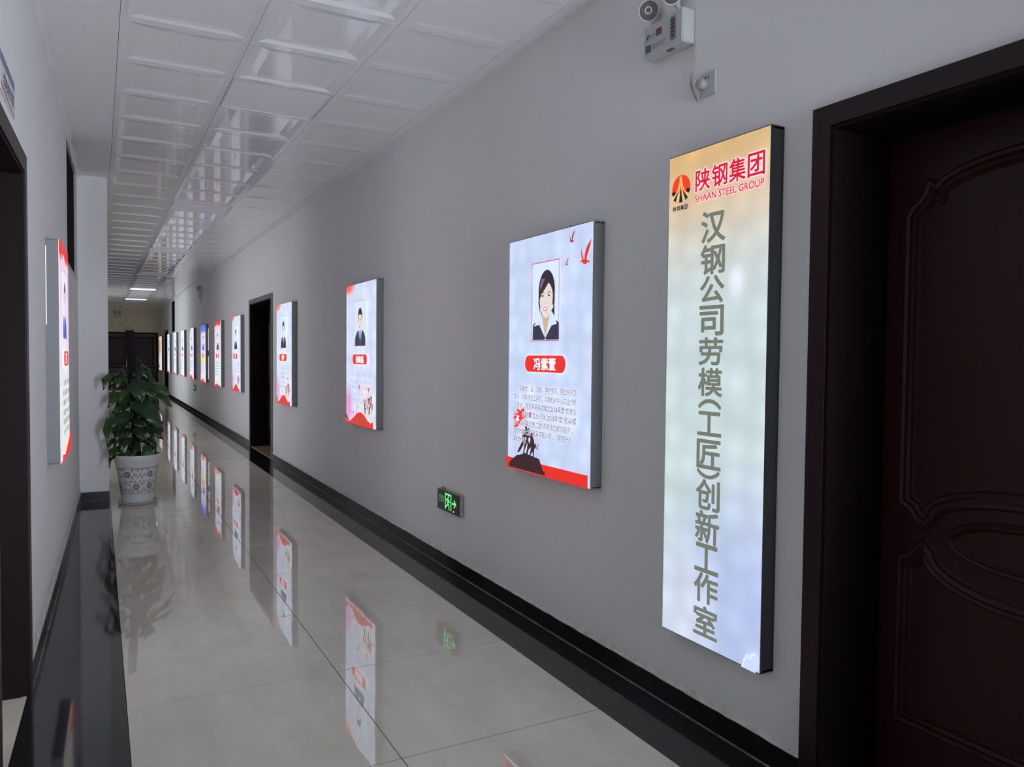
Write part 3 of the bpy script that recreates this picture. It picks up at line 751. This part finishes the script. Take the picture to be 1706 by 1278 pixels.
# ---- the rest
def lines(A, n=5, x0=.10, x1=.69, zt=.43, dz=.052, glyph=True, m='texts'):
    tx = ['汉族，中共党员，大专学历，高级', '技师。先后荣获汉钢公司劳动模范、', '陕钢集团先进个人、优秀共产党员', '青年岗位能手、技术标兵、创新能', '手等荣誉称号多次受到表彰']
    for i in range(n):
        z = zt-i*dz; xe = x1-(.12 if i == n-1 else 0)
        if glyph: A.text(tx[i % 5], x0+(.06 if i == 0 else 0), z-.032, xe, z, I[m], .012)
        else:
            x = x0
            while x < xe-.03:
                ww = random.uniform(.05, .11); A.rect(x, z-.022, min(x+ww, xe), z, I[m]); x += ww+.012
def wave(A, peak=.44):
    A.poly([(.004, .055), (.03, .040), (.09, .020), (.15, .025), (.25, .062), (.34, .100), (peak, .116), (.54, .095), (.62, .060), (.70, .042), (.768, .058), (.768, .004), (.004, .004)], I['red'])
    A.poly([(.20, .012), (.30, .045), (.40, .066), (.50, .060), (.60, .030), (.64, .012), (.50, .036), (.40, .040), (.30, .026)], I['olive'])
    A.poly([(.004, .085), (.03, .072), (.10, .040), (.12, .022), (.06, .036), (.004, .062)], I['brown'])
def crowd(A):
    rr = random.Random(3)
    for i in range(16):
        x = .46+.29*rr.random(); z = .10+.10*rr.random(); s = .010+.012*rr.random()
        A.poly([(x-s*.3, z), (x+s*.3, z), (x+s*.45, z+s*2), (x+s*1.1, z+s*3.0), (x+s*.3, z+s*2.6), (x, z+s*3.2), (x-s*.3, z+s*2.6), (x-s*1.0, z+s*3.1), (x-s*.45, z+s*2)], I['blackk' if rr.random() > .4 else 'textl'])
    for (x, z, s) in ((.40, .315, .03), (.64, .300, .034), (.53, .205, .028), (.70, .19, .036), (.24, .095, .022), (.36, .15, .02)):
        A.poly([(x-s*.7, z+s), (x-s*.1, z+s*.4), (x+s*.8, z+s*.9), (x+s*.5, z-s*.2), (x+s*.2, z-s), (x-s*.1, z-s*.3)], I['red'])
def draw_B(name, tie='suit', men='brown'):
    def d(A, W_, H_):
        lines(A); crowd(A); wave(A); portrait_man(A, men, tie); nameplate(A, name, .235, .628)
    return d
def far_man(A, men='suit', tie='tie', txt='', gl=False, fr=False):
    portrait_man(A, men, tie, fr=fr)
    nameplate(A, txt or '李军', .235, .628)
    lines(A, 5, glyph=gl)
def drapes(A):
    A.poly([(.004, 1.168), (.004, 1.06), (.06, 1.10), (.12, 1.05), (.20, 1.11), (.26, 1.075), (.33, 1.12), (.45, 1.10), (.52, 1.06), (.60, 1.11), (.66, 1.07), (.72, 1.10), (.768, 1.05), (.768, 1.168)], I['red'])
    A.poly([(.12, 1.15), (.16, 1.08), (.20, 1.15)], I['redd']); A.poly([(.55, 1.15), (.60, 1.09), (.66, 1.15)], I['redd'])
def redbottom(A, z=.07, m='red'):
    A.poly([(.004, z+.02), (.10, z*.55), (.25, z*.4), (.40, z), (.55, z*.6), (.70, z*.55), (.768, z*.8), (.768, .004), (.004, .004)], I[m])
def dfar(kind):
    def d(A, W_, H_):
        if kind == 'drape': drapes(A); far_man(A, 'suit', 'tie', '王强'); redbottom(A, .055)
        elif kind == 'blue':
            far_man(A, 'tie', 'tie', '张伟'); redbottom(A, .10, 'orange'); redbottom(A, .07, 'red'); A.poly([(.2, .45), (.35, .49), (.5, .44), (.65, .50), (.6, .41), (.3, .40)], I['yellow'])
        elif kind == 'orange': far_man(A, 'textl', 'suit', '刘洋'); wave(A)
        elif kind == 'pale': far_man(A, 'suit', 'tie', '陈刚'); redbottom(A, .05)
        elif kind == 'white': far_man(A, 'hair', 'suit', '赵亮'); redbottom(A, .07, 'redd')
        elif kind == 'white2': far_man(A, 'suit', 'suit', '孙勇'); redbottom(A, .09, 'redd')
    return d
gR = 'portrait light boxes along the right wall'
spec = [(6.56, 'pink_corner', draw_B('杨晓昌', 'tie', 'suit'), 'illuminated portrait board with orange corner and full suit portrait, second from the near sign', False),
        (9.52, 'pink_corner', draw_B('曹平'), 'illuminated portrait board on the near side of the dark double door', False),
        (13.03, 'pink_corner', draw_B('李军'), 'illuminated portrait board with pink wash, first beyond the dark double door', False),
        (15.15, 'cream', dfar('drape'), 'illuminated portrait board with red drapery across its top on the right wall', False),
        (17.35, 'blue_top', dfar('blue'), 'illuminated portrait board with bright blue top and yellow band', True),
        (19.55, 'pale_orange', dfar('orange'), 'illuminated portrait board with pale orange corner, just beyond the blue-topped one', False),
        (21.75, 'pale', dfar('pale'), 'plain white illuminated portrait board, third from the far right door', False),
        (23.95, 'pale', dfar('white'), 'white illuminated portrait board below the far transom window', False),
        (26.25, 'pale', dfar('white2'), 'white illuminated portrait board nearest the far right door', False)]
for (y, bgk, dr, lb, lk) in spec:
    light_box('portrait_light_box', (XW, y, PZ), RZ, PW+.04, PH, BG[bgk], M['alu'], dr, lb, gR, lk)
# far black-framed board, beyond the far right door
def draw_tan(A, W_, H_):
    for i in range(6): A.rect(.15, .98-i*.09, .62, 1.02-i*.09, I['textl' if i > 1 else 'orange'])
    A.poly([(.1, .10), (.2, .22), (.3, .16), (.42, .25), (.5, .08)], I['suit']); A.rect(.2, .03, .6, .06, I['orange'])
light_box('black_framed_light_box', (XW, 30.0, PZ), RZ, 1.3, PH, BG['tan'], M['blackbox'], draw_tan, 'tan and white illuminated board with black frame next to the end wall')
# left wall board
LBs = 4.58; q_ = LW(LBs, 0, PZ)
def draw_left(A, W_, H_):
    drapes(A); portrait_man(A, 'tie', 'tie', cx=.40); nameplate(A, '王军', .22, .60); lines(A, 6, m='textl')
    A.poly([(.004, .05), (.2, .03), (.45, .07), (.768, .12), (.768, .004), (.004, .004)], I['red'])
bgm('pinkish', (222, 216, 232), ((.40, .95, .6, .4, (232, 200, 222), .3, 1.1, .2), (.4, .25, .5, .35, (218, 228, 216), .3, 1.1, .2)))
lb = light_box('portrait_light_box', q_, math.pi/2-math.atan(.0222), PW, PH-.012, BG['pinkish'], M['aluw'], draw_left, 'illuminated portrait board with red drapery, the only one on the left wall')
lg = MB(); lg.box((-.0015, -.004, .72), (0, -.001, 1.12), I['white']); lg.build('light_gap', lb)

# ================================================================ WALL FITTINGS
def exit_sign(loc, label, near=True):
    e = tag(empty('exit_sign', loc, RZ), label, 'exit sign', 'green exit signs low on the right wall')
    W_, H_, D = .340, .130, .034
    h = MB(); h.bbox((0, -D+.004, 0), (W_, -.0005, H_), M['exitside'], .005)
    h.tube([(.012, -.010, H_), (.03, -.012, H_+.010), (.08, -.012, H_+.004)], .003, M['exitside'], 6)
    h.build('housing', e)
    p = MB(); p.box((.002, -D, .002), (W_-.002, -D+.004, H_-.002), M['gdark'])
    A = Art(-D, p); g1 = I['green']
    if near:
        A.text('安全出口', .028, .074, .118, .098, I['greend']); A.text('EXIT', .034, .052, .112, .068, I['greend'])
    # door outline and running figure
    A.frame(.125, .018, .225, .118, .011, g1); A.rect(.137, .017, .213, .030, M['gdark'])
    A.ell(.180, .098, .0075, .0075, g1, 12)
    A.poly([(.160, .090), (.172, .088), (.184, .086), (.196, .074), (.206, .070), (.208, .064), (.196, .066), (.186, .072), (.182, .058), (.192, .046), (.194, .024), (.202, .018), (.186, .018), (.184, .040), (.172, .050), (.164, .038), (.150, .034), (.140, .022), (.136, .034), (.148, .044), (.160, .048), (.166, .062), (.168, .076), (.158, .078), (.150, .066), (.144, .068), (.152, .086)], g1)
    A.poly([(.237, .062), (.278, .062), (.262, .046), (.272, .044), (.300, .068), (.272, .094), (.262, .090), (.278, .074), (.237, .074)], g1)
    A.ell(.262, .020, .006, .005, I['white'], 10)
    p.build('face', e)
    return e
exit_sign((XW, 4.573, .368), 'green running man exit sign low on the right wall near the camera')
exit_sign((XW, 19.15, .50), 'tiny exit sign low on the right wall beneath the far portrait boards', near=False)

def emergency_light(loc, rz, label, writing=True, cable=None):
    e = tag(empty('emergency_light', loc, rz), label, 'emergency light', 'twin-head emergency lights')
    b_ = MB(); b_.bbox((0, -.060, 0), (.232, -.0005, .126), M['white'], .006)
    b_.box((.13, -.050, -.003), (.165, -.035, .001), M['grout'])
    if writing:
        A = Art(-.0602, b_)
        A.poly([(.012, .058), (.028, .090), (.036, .090), (.030, .072), (.022, .072)], M['dark'])
        A.text('安博应急', .036, .072, .075, .086, M['tealprint']); A.rect(.034, .065, .07, .067, M['tealprint'])
        A.rect(.080, .068, .112, .094, M['redprint']); A.rect(.086, .078, .106, .081, M['greyprint'])
        A.rect(.018, .022, .048, .048, M['greenprint']); A.text('CCC', .022, .028, .044, .040, M['tealprint'])
        A.text('消防应急照明灯具', .056, .033, .138, .043, M['greyprint']); A.rect(.056, .026, .138, .028, M['greyprint'])
        A.rect(.165, .022, .192, .106, M['greyprint'])
        for i in range(5): A.rect(.170, .032+i*.014, .187, .040+i*.014, M['dark'] if i != 0 else M['dark'])
    b_.build('body', e)
    for cx in (.012, .158):
        l = MB(); cz = .192 if cx < .1 else .200
        l.tube([(cx+.02, -.03, .122), (cx+.012, -.03, .150), (cx, -.032, cz-.015)], .009, M['white'], 10)
        hc = (cx, -.040, cz); an = math.radians(42 if cx < .1 else 30); tl = math.radians(14)
        i0 = len(l.v)
        l.lathe([(.004, -.028), (.020, -.026), (.032, -.012), (.037, .004), (.0385, .014)], M['white'], hc, 32, 'y'); l.turn(i0, hc, an, tl)
        lo = l.build('lamp_head', e)
        r_ = MB(); r_.lathe([(.0, -.004), (.007, -.004), (.010, -.010), (.020, -.004), (.030, .006), (.036, .0145)], M['reflector'], hc, 32, 'y'); r_.turn(0, hc, an, tl); r_.build('reflector', lo)
        bu = MB(); bu.lathe([(.0, .020), (.006, .018), (.010, .010), (.010, -.006)], M['bulb'], hc, 20, 'y'); bu.turn(0, hc, an, tl); bu.build('bulb', lo)
        g_ = MB(); g_.lathe([(.0375, .0145), (.0385, .018), (.034, .023), (.018, .027), (.0, .028)], M['clear'], hc, 32, 'y')
        g_.lathe([(.0135, .0275), (.0145, .030), (.0125, .0315), (.0105, .030), (.0115, .0275)], M['bulb'], hc, 24, 'y')
        g_.lathe([(.0375, .014), (.0405, .015), (.0405, .020), (.0375, .021)], M['bulb'], hc, 32, 'y'); g_.turn(0, hc, an, tl); g_.build('lens', lo)
    if cable:
        cb = MB(); cb.tube(cable, .0032, M['cable'], 8); cb.build('cable', e)
    return e
def smooth(pts, n=6):
    P = [Vector(p) for p in pts]; P = [P[0]]+P+[P[-1]]; out = []
    for i in range(1, len(P)-2):
        for k in range(n):
            t = k/n; a, b2, c_, d = P[i-1], P[i], P[i+1], P[i+2]
            out.append(.5*((2*b2)+(-a+c_)*t+(2*a-5*b2+4*c_-d)*t*t+(-a+3*b2-3*c_+d)*t**3))
    out.append(P[-2]); return out
EL = (XW, 2.462, 2.507)
def el(y, z, d=.004): return (EL[1]-y, -d, z-EL[2])
em = emergency_light(EL, RZ, 'white twin-lamp emergency light with cable on the wall above the tall sign',
    cable=smooth([el(2.252, 2.555, .022), el(2.240, 2.550, .012), el(2.232, 2.50), el(2.231, 2.45), el(2.246, 2.386), el(2.242, 2.35), el(2.222, 2.31), el(2.205, 2.289, .006), el(2.196, 2.300, .012), el(2.178, 2.325, .028), el(2.170, 2.345, .034)]))
pl = MB(); pl.lathe([(.0, .0), (.019, .0), (.020, .014), (.017, .026), (.009, .030), (0, .030)], M['whitep'], (EL[1]-2.168, -.009, 2.336-EL[2]), 24, 'y'); pl.build('plug', em)
def socket(loc, rz, label, s=.086):
    e = tag(empty('wall_socket', loc, rz), label, 'socket', None)
    b_ = MB(); b_.bbox((0, -.008, 0), (s, -.0005, s), M['white'], .003); b_.build('cover_plate', e)
    h = MB(); 
    for x in (.034, .050): h.box((x-.003, -.0086, .062), (x+.003, -.0078, .070), M['dark'])
    h.build('pin_holes', e); return e
socket((XW, 2.196, 2.292), RZ, 'white square wall socket with a plug, below right of the emergency light')
socket((XW, 30.1, 2.56), RZ, 'small wall socket high on the right wall near the end wall')
emergency_light((XW, 17.9, 2.56), RZ, 'emergency light high on the right wall above the blue-topped board', False,
    cable=smooth([(.22, -.012, .03), (.235, -.006, -.01), (.22, -.005, -.09), (.12, -.005, -.14), (.03, -.005, -.10), (.02, -.005, -.02)]))
emergency_light((.50, YEND, 2.60), 0, 'emergency light with looped cable on the end wall', False,
    cable=smooth([(.22, -.012, .10), (.26, -.006, .20), (.34, -.006, .19), (.38, -.006, .06), (.36, -.006, -.06), (.30, -.006, -.10), (.24, -.006, -.06), (.22, -.006, .01)]))

# door sign plate, left wall
e = tag(empty('door_sign', LW(2.93, 0, 2.176), math.pi/2-math.atan(.0222)), 'white room name plate with blue band above the left doorway', 'sign')
b_ = MB(); b_.box((0, -.006, 0), (.375, -.0005, .126), M['plate'])
A = Art(-.006, b_); A.rect(0, .094, .375, .126, M['navy']); A.text('综合办公室', .08, .030, .345, .078, M['greyprint'], .01)
A.poly([(0, .022), (.12, .012), (.24, .006), (.365, .003), (.365, .006), (.24, .012), (.12, .019), (0, .028)], M['redline'])
b_.build('plate', e)
# plates over the end door and the far right door
e = tag(empty('door_sign', (.83, YEND, 2.19), 0), 'small pale name plate above the dark end door', 'sign')
b_ = MB(); b_.bbox((0, -.008, 0), (.24, -.0005, .085), M['white'], .003); A = Art(-.0082, b_); A.rect(.02, .03, .22, .055, M['tealprint']); b_.build('plate', e)
e = tag(empty('door_sign', (XW, 27.5, 2.20), RZ), 'small name plate above the far right door', 'sign')
b_ = MB(); b_.bbox((0, -.008, 0), (.26, -.0005, .11), M['plate'], .003); A = Art(-.0082, b_); A.rect(.03, .04, .22, .07, M['greyprint']); b_.build('plate', e)

# ================================================================ PLANT
PX, PY = .300, 7.66
pot = tag(empty('potted_plant', (PX, PY, 0)), 'climbing heart-leaved pothos on a dark pole in a white patterned pot beside the column', 'potted plant')
# saucer
s_ = MB(); s_.lathe([(.0, 0), (.142, 0), (.150, .004), (.163, .026), (.168, .030), (.164, .032), (.150, .014), (.0, .012)], M['saucer'], n=56); s_.build('saucer', pot)
rim = [(.0, .013), (.118, .013), (.128, .020), (.131, .040), (.1325, .075), (.134, .078), (.1345, .095), (.1365, .098)]
prof = rim+[(.1375, .100), (.170, .335), (.1735, .338), (.1765, .352), (.179, .372), (.184, .378), (.185, .396), (.1875, .400), (.190, .425), (.1925, .436), (.190, .443), (.182, .443), (.178, .430), (.172, .38), (.0, .38)]
b_ = MB(); b_.lathe(prof, M['pot'], n=72)
def onpot(th, z, lift=.0011):
    r = .1375+(.170-.1375)*(z-.100)/(.335-.100)+lift
    return (r*math.cos(th), r*math.sin(th), z)
def stroke(pts, wd):
    vs = []; fs = []
    for i, (a, z) in enumerate(pts):
        a0, z0 = pts[max(i-1, 0)]; a1, z1 = pts[min(i+1, len(pts)-1)]
        dx, dz = (a1-a0)*.155, z1-z0; l_ = math.hypot(dx, dz) or 1; nx, nz = -dz/l_*wd, dx/l_*wd
        vs += [onpot(a+nx/.155, z+nz), onpot(a-nx/.155, z-nz)]
    for i in range(len(pts)-1): fs.append((2*i, 2*i+1, 2*i+3, 2*i+2))
    b_.add(vs, fs, M['potprint'])
def blob(th, z, r, ang, el_=1.0):
    pts = [(math.cos(2*math.pi*i/8)*r*el_, math.sin(2*math.pi*i/8)*r) for i in range(8)]
    ca, sa = math.cos(ang), math.sin(ang)
    b_.add([onpot(th+(x*ca-y*sa)/.155, z+(x*sa+y*ca)) for x, y in pts], [tuple(range(8))], M['potprint'])
def spiral(th, z, r, flip, a0):
    stroke([(th+flip*math.cos(a0+t*4.6)*r*(1-t*.72)/.155, z+math.sin(a0+t*4.6)*r*(1-t*.72)) for t in [i/12 for i in range(13)]], .0025)
for zz in (.104, .331): stroke([(2*math.pi*i/60, zz) for i in range(61)], .0016)
VA = -92.2
ros = [(a_, .276) for a_ in (-30, 38, 105, 172, -98)]+[(a_, .168) for a_ in (-68, -4, 40, 105, 165, -125)]
for a_, zz in ros:
    th = math.radians(VA+a_)
    for q in range(8):
        a = math.pi/8+q*math.pi/4; blob(th+math.cos(a)*.0225/.155, zz+math.sin(a)*.0225, .0064, a, 1.25)
    stroke([(th+math.cos(t)*.0125/.155, zz+math.sin(t)*.0125) for t in [2*math.pi*i/14 for i in range(15)]], .0022); blob(th, zz, .0052, 0)
for i_, zz in enumerate((.121, .153, .185, .217, .249, .281, .313)):
    for j in range(26):
        an = j*360/26+(7 if i_ % 2 else 0)
        if any(math.hypot(((an-a_+180) % 360-180)*math.pi/180*.155, zz-z2) < .040 for a_, z2 in ros): continue
        spiral(math.radians(VA+an), zz, .0145, 1 if (i_+j) % 2 else -1, (i_ % 2)*math.pi+.4)
# wavy relief lines in the plain bands, as raised beads
for zz in (.358, .060):
    rr_ = .1795 if zz > .2 else .1322
    b_.tube([((rr_+.0005)*math.cos(t), (rr_+.0005)*math.sin(t), zz+.006*math.sin(t*16)) for t in [2*math.pi*i/128 for i in range(129)]], .0018, M['pot'], 5, False)
b_.build('pot', pot)
s_ = MB(); s_.lathe([(.0, .392), (.06, .396), (.12, .390), (.172, .386)], M['soil'], n=40); s_.build('soil', pot)
p_ = MB(); lean = -.055
p_.tube([(0, 0, .36), (lean*.35, 0, .8), (lean*.75, 0, 1.2), (lean, 0, 1.535), (lean, 0, 1.548)], [.034, .034, .036, .037, .033], M['pole'], 14); p_.build('moss_pole', pot)
# leaves placed from the visible silhouette: (base, tip) in plant coordinates seen from the camera
view = Vector((PX, PY, 0)).normalized(); side = Vector((view.y, -view.x, 0))
SC = .00486
def pp(X, Y, depth):          # X, Y: picture offsets in photo pixels from pot centre line / floor; depth towards the viewer
    return side*((X-228)*SC)+Vector((0, 0, (843-Y)*SC-.03))-view*depth
def leaf(base, tip, wd, face, m, bulge=.12, fold=.18, root=None):
    base = Vector(base); tip = Vector(tip); ax = tip-base; Ln = ax.length; ax = ax/Ln
    nrm = (face-ax*face.dot(ax)); nrm = nrm.normalized() if nrm.length > 1e-4 else ax.orthogonal().normalized()
    sd = ax.cross(nrm)
    nu, nv = 12, 6; vs = []; fs = []
    for i in range(nu+1):
        u = i/nu
        prof_ = (math.sin(math.pi*min(1, (u*.92+.08))**.62))**.85 if u < 1 else 0
        wv = wd*.5*prof_*(1 if u > .02 else .55)
        for j in range(-nv//2, nv//2+1):
            v = j/(nv/2)
            back = -.13*Ln*(abs(v)**1.5)*max(0, 1-u*4.5)
            h = bulge*Ln*math.sin(math.pi*u)-fold*abs(v)**1.3*wd*.5*(.6)+.012*math.sin(u*9+v*4)*abs(v)
            vs.append(base+ax*(u*Ln+back)+sd*(v*wv)+nrm*h)
    k = nv+1
    for i in range(nu):
        for j in range(nv): fs.append((i*k+j, i*k+j+1, (i+1)*k+j+1, (i+1)*k+j))
    mb = MB(); mb.add(vs, fs, m, True)
    # midrib and stalk
    mb.tube([vs[i*k+nv//2]+nrm*.0008 for i in range(0, nu)], [.0018*(1-i/nu)+.0004 for i in range(nu)], M['stem'], 5)
    if root is not None:
        root = Vector(root); mid = (root+base)/2+Vector((0, 0, .05)); mb.tube(smooth([root, mid, base], 4), .0026, M['stem'], 5)
    o = mb.build('leaf', pot, recalc=False); return o
def ZP(X, Y): return (160+X/4.406, 570+Y/4.406)
LV = [ # base X,Y  tip X,Y  width(px)  depth  face-tilt  bright
 (100, 128, 58, 243, 62, .06, -.5, 1), (150, 150, 112, 215, 50, -.02, -.4, 0), (190, 130, 150, 250, 70, .02, -.3, 1), (205, 95, 222, 190, 40, .10, .2, 0),
 (300, 95, 270, 150, 50, .03, -.3, 0), (330, 80, 402, 175, 78, .08, .5, 0), (385, 110, 405, 205, 44, .14, .6, 0), (290, 160, 318, 248, 80, .06, 0, 0),
 (290, 192, 335, 350, 128, .17, 0, 0), (390, 195, 548, 292, 100, .08, .7, 1), (425, 262, 556, 392, 95, .04, .7, 1), (380, 225, 425, 330, 90, .10, .4, 1),
 (185, 285, 88, 382, 92, .08, -.5, 1), (215, 255, 172, 345, 70, .13, -.2, 1), (235, 350, 118, 430, 90, .03, -.4, 0),
 (300, 345, 486, 572, 140, .20, .3, 0), (238, 428, 100, 548, 112, .16, -.5, 0), (95, 478, 96, 692, 62, .10, -.7, 1), (175, 560, 150, 665, 64, .10, -.3, 0),
 (300, 480, 345, 560, 110, .08, .1, 0), (300, 560, 352, 655, 92, .14, .1, 0), (400, 480, 492, 590, 100, .05, .6, 0), (385, 555, 492, 650, 96, .10, .5, 0),
 (395, 640, 432, 738, 62, .10, .5, 0), (385, 702, 350, 798, 82, .12, .1, 1), (230, 632, 172, 738, 84, .10, -.3, 0), (120, 640, 92, 745, 44, .05, -.6, 0),
 (150, 705, 100, 800, 72, .06, -.5, 1), (135, 760, 96, 858, 34, .10, -.6, 0), (215, 750, 300, 812, 60, .12, .1, 1), (240, 560, 215, 640, 60, .06, -.1, 0),
 (330, 420, 420, 500, 96, -.03, .3, 0), (240, 300, 190, 430, 90, -.06, -.3, 0), (360, 300, 470, 420, 110, -.05, .5, 0), (200, 460, 130, 600, 88, -.08, -.4, 0),
 (330, 520, 440, 640, 100, -.08, .3, 0), (280, 250, 350, 330, 90, -.08, .1, 0), (260, 660, 300, 760, 80, -.06, .1, 0), (180, 180, 120, 270, 74, -.07, -.4, 0), (350, 150, 440, 230, 84, -.06, .4, 0),
 (300, 690, 270, 790, 56, .06, 0, 0), (170, 760, 240, 815, 50, .06, 0, 0)]
for (bx, by, tx, ty, wd, dp, tilt, br) in LV:
    B = pp(*ZP(bx, by), dp*.8); T_ = pp(*ZP(tx, ty), dp+.045)
    face = (-view+side*tilt*.9+Vector((0, 0, .55+.2*random.random()))).normalized()
    zr = max(.40, min(1.45, B.z-.06-.05*random.random()))
    leaf(B, T_, wd/4.406*SC*1.04, face, M['leaf2'] if br else M['leaf'], .10+.05*random.random(), .25+.15*random.random(), root=(lean*(zr-.4), 0, zr))
# leaves on the far side of the pole
rl = random.Random(11)
for i in range(20):
    z = .50+.78*i/20+.03*rl.random(); a = rl.uniform(-.5, math.pi+.5); d = (view*math.sin(a)+side*math.cos(a))
    r0 = .07+.05*rl.random(); L_ = .11+.06*rl.random()
    B = d*r0+Vector((lean*(z-.4), 0, z)); T_ = B+d*L_*.55+Vector((0, 0, -L_*.8))
    if abs((T_-Vector((0,0,0))).dot(side)) > .26: continue
    leaf(B, T_, L_*.72, (d+Vector((0, 0, .5))).normalized(), M['leaf'] if rl.random() > .3 else M['leaf2'], .12, .3, root=(lean*(z-.4), 0, z+.0))
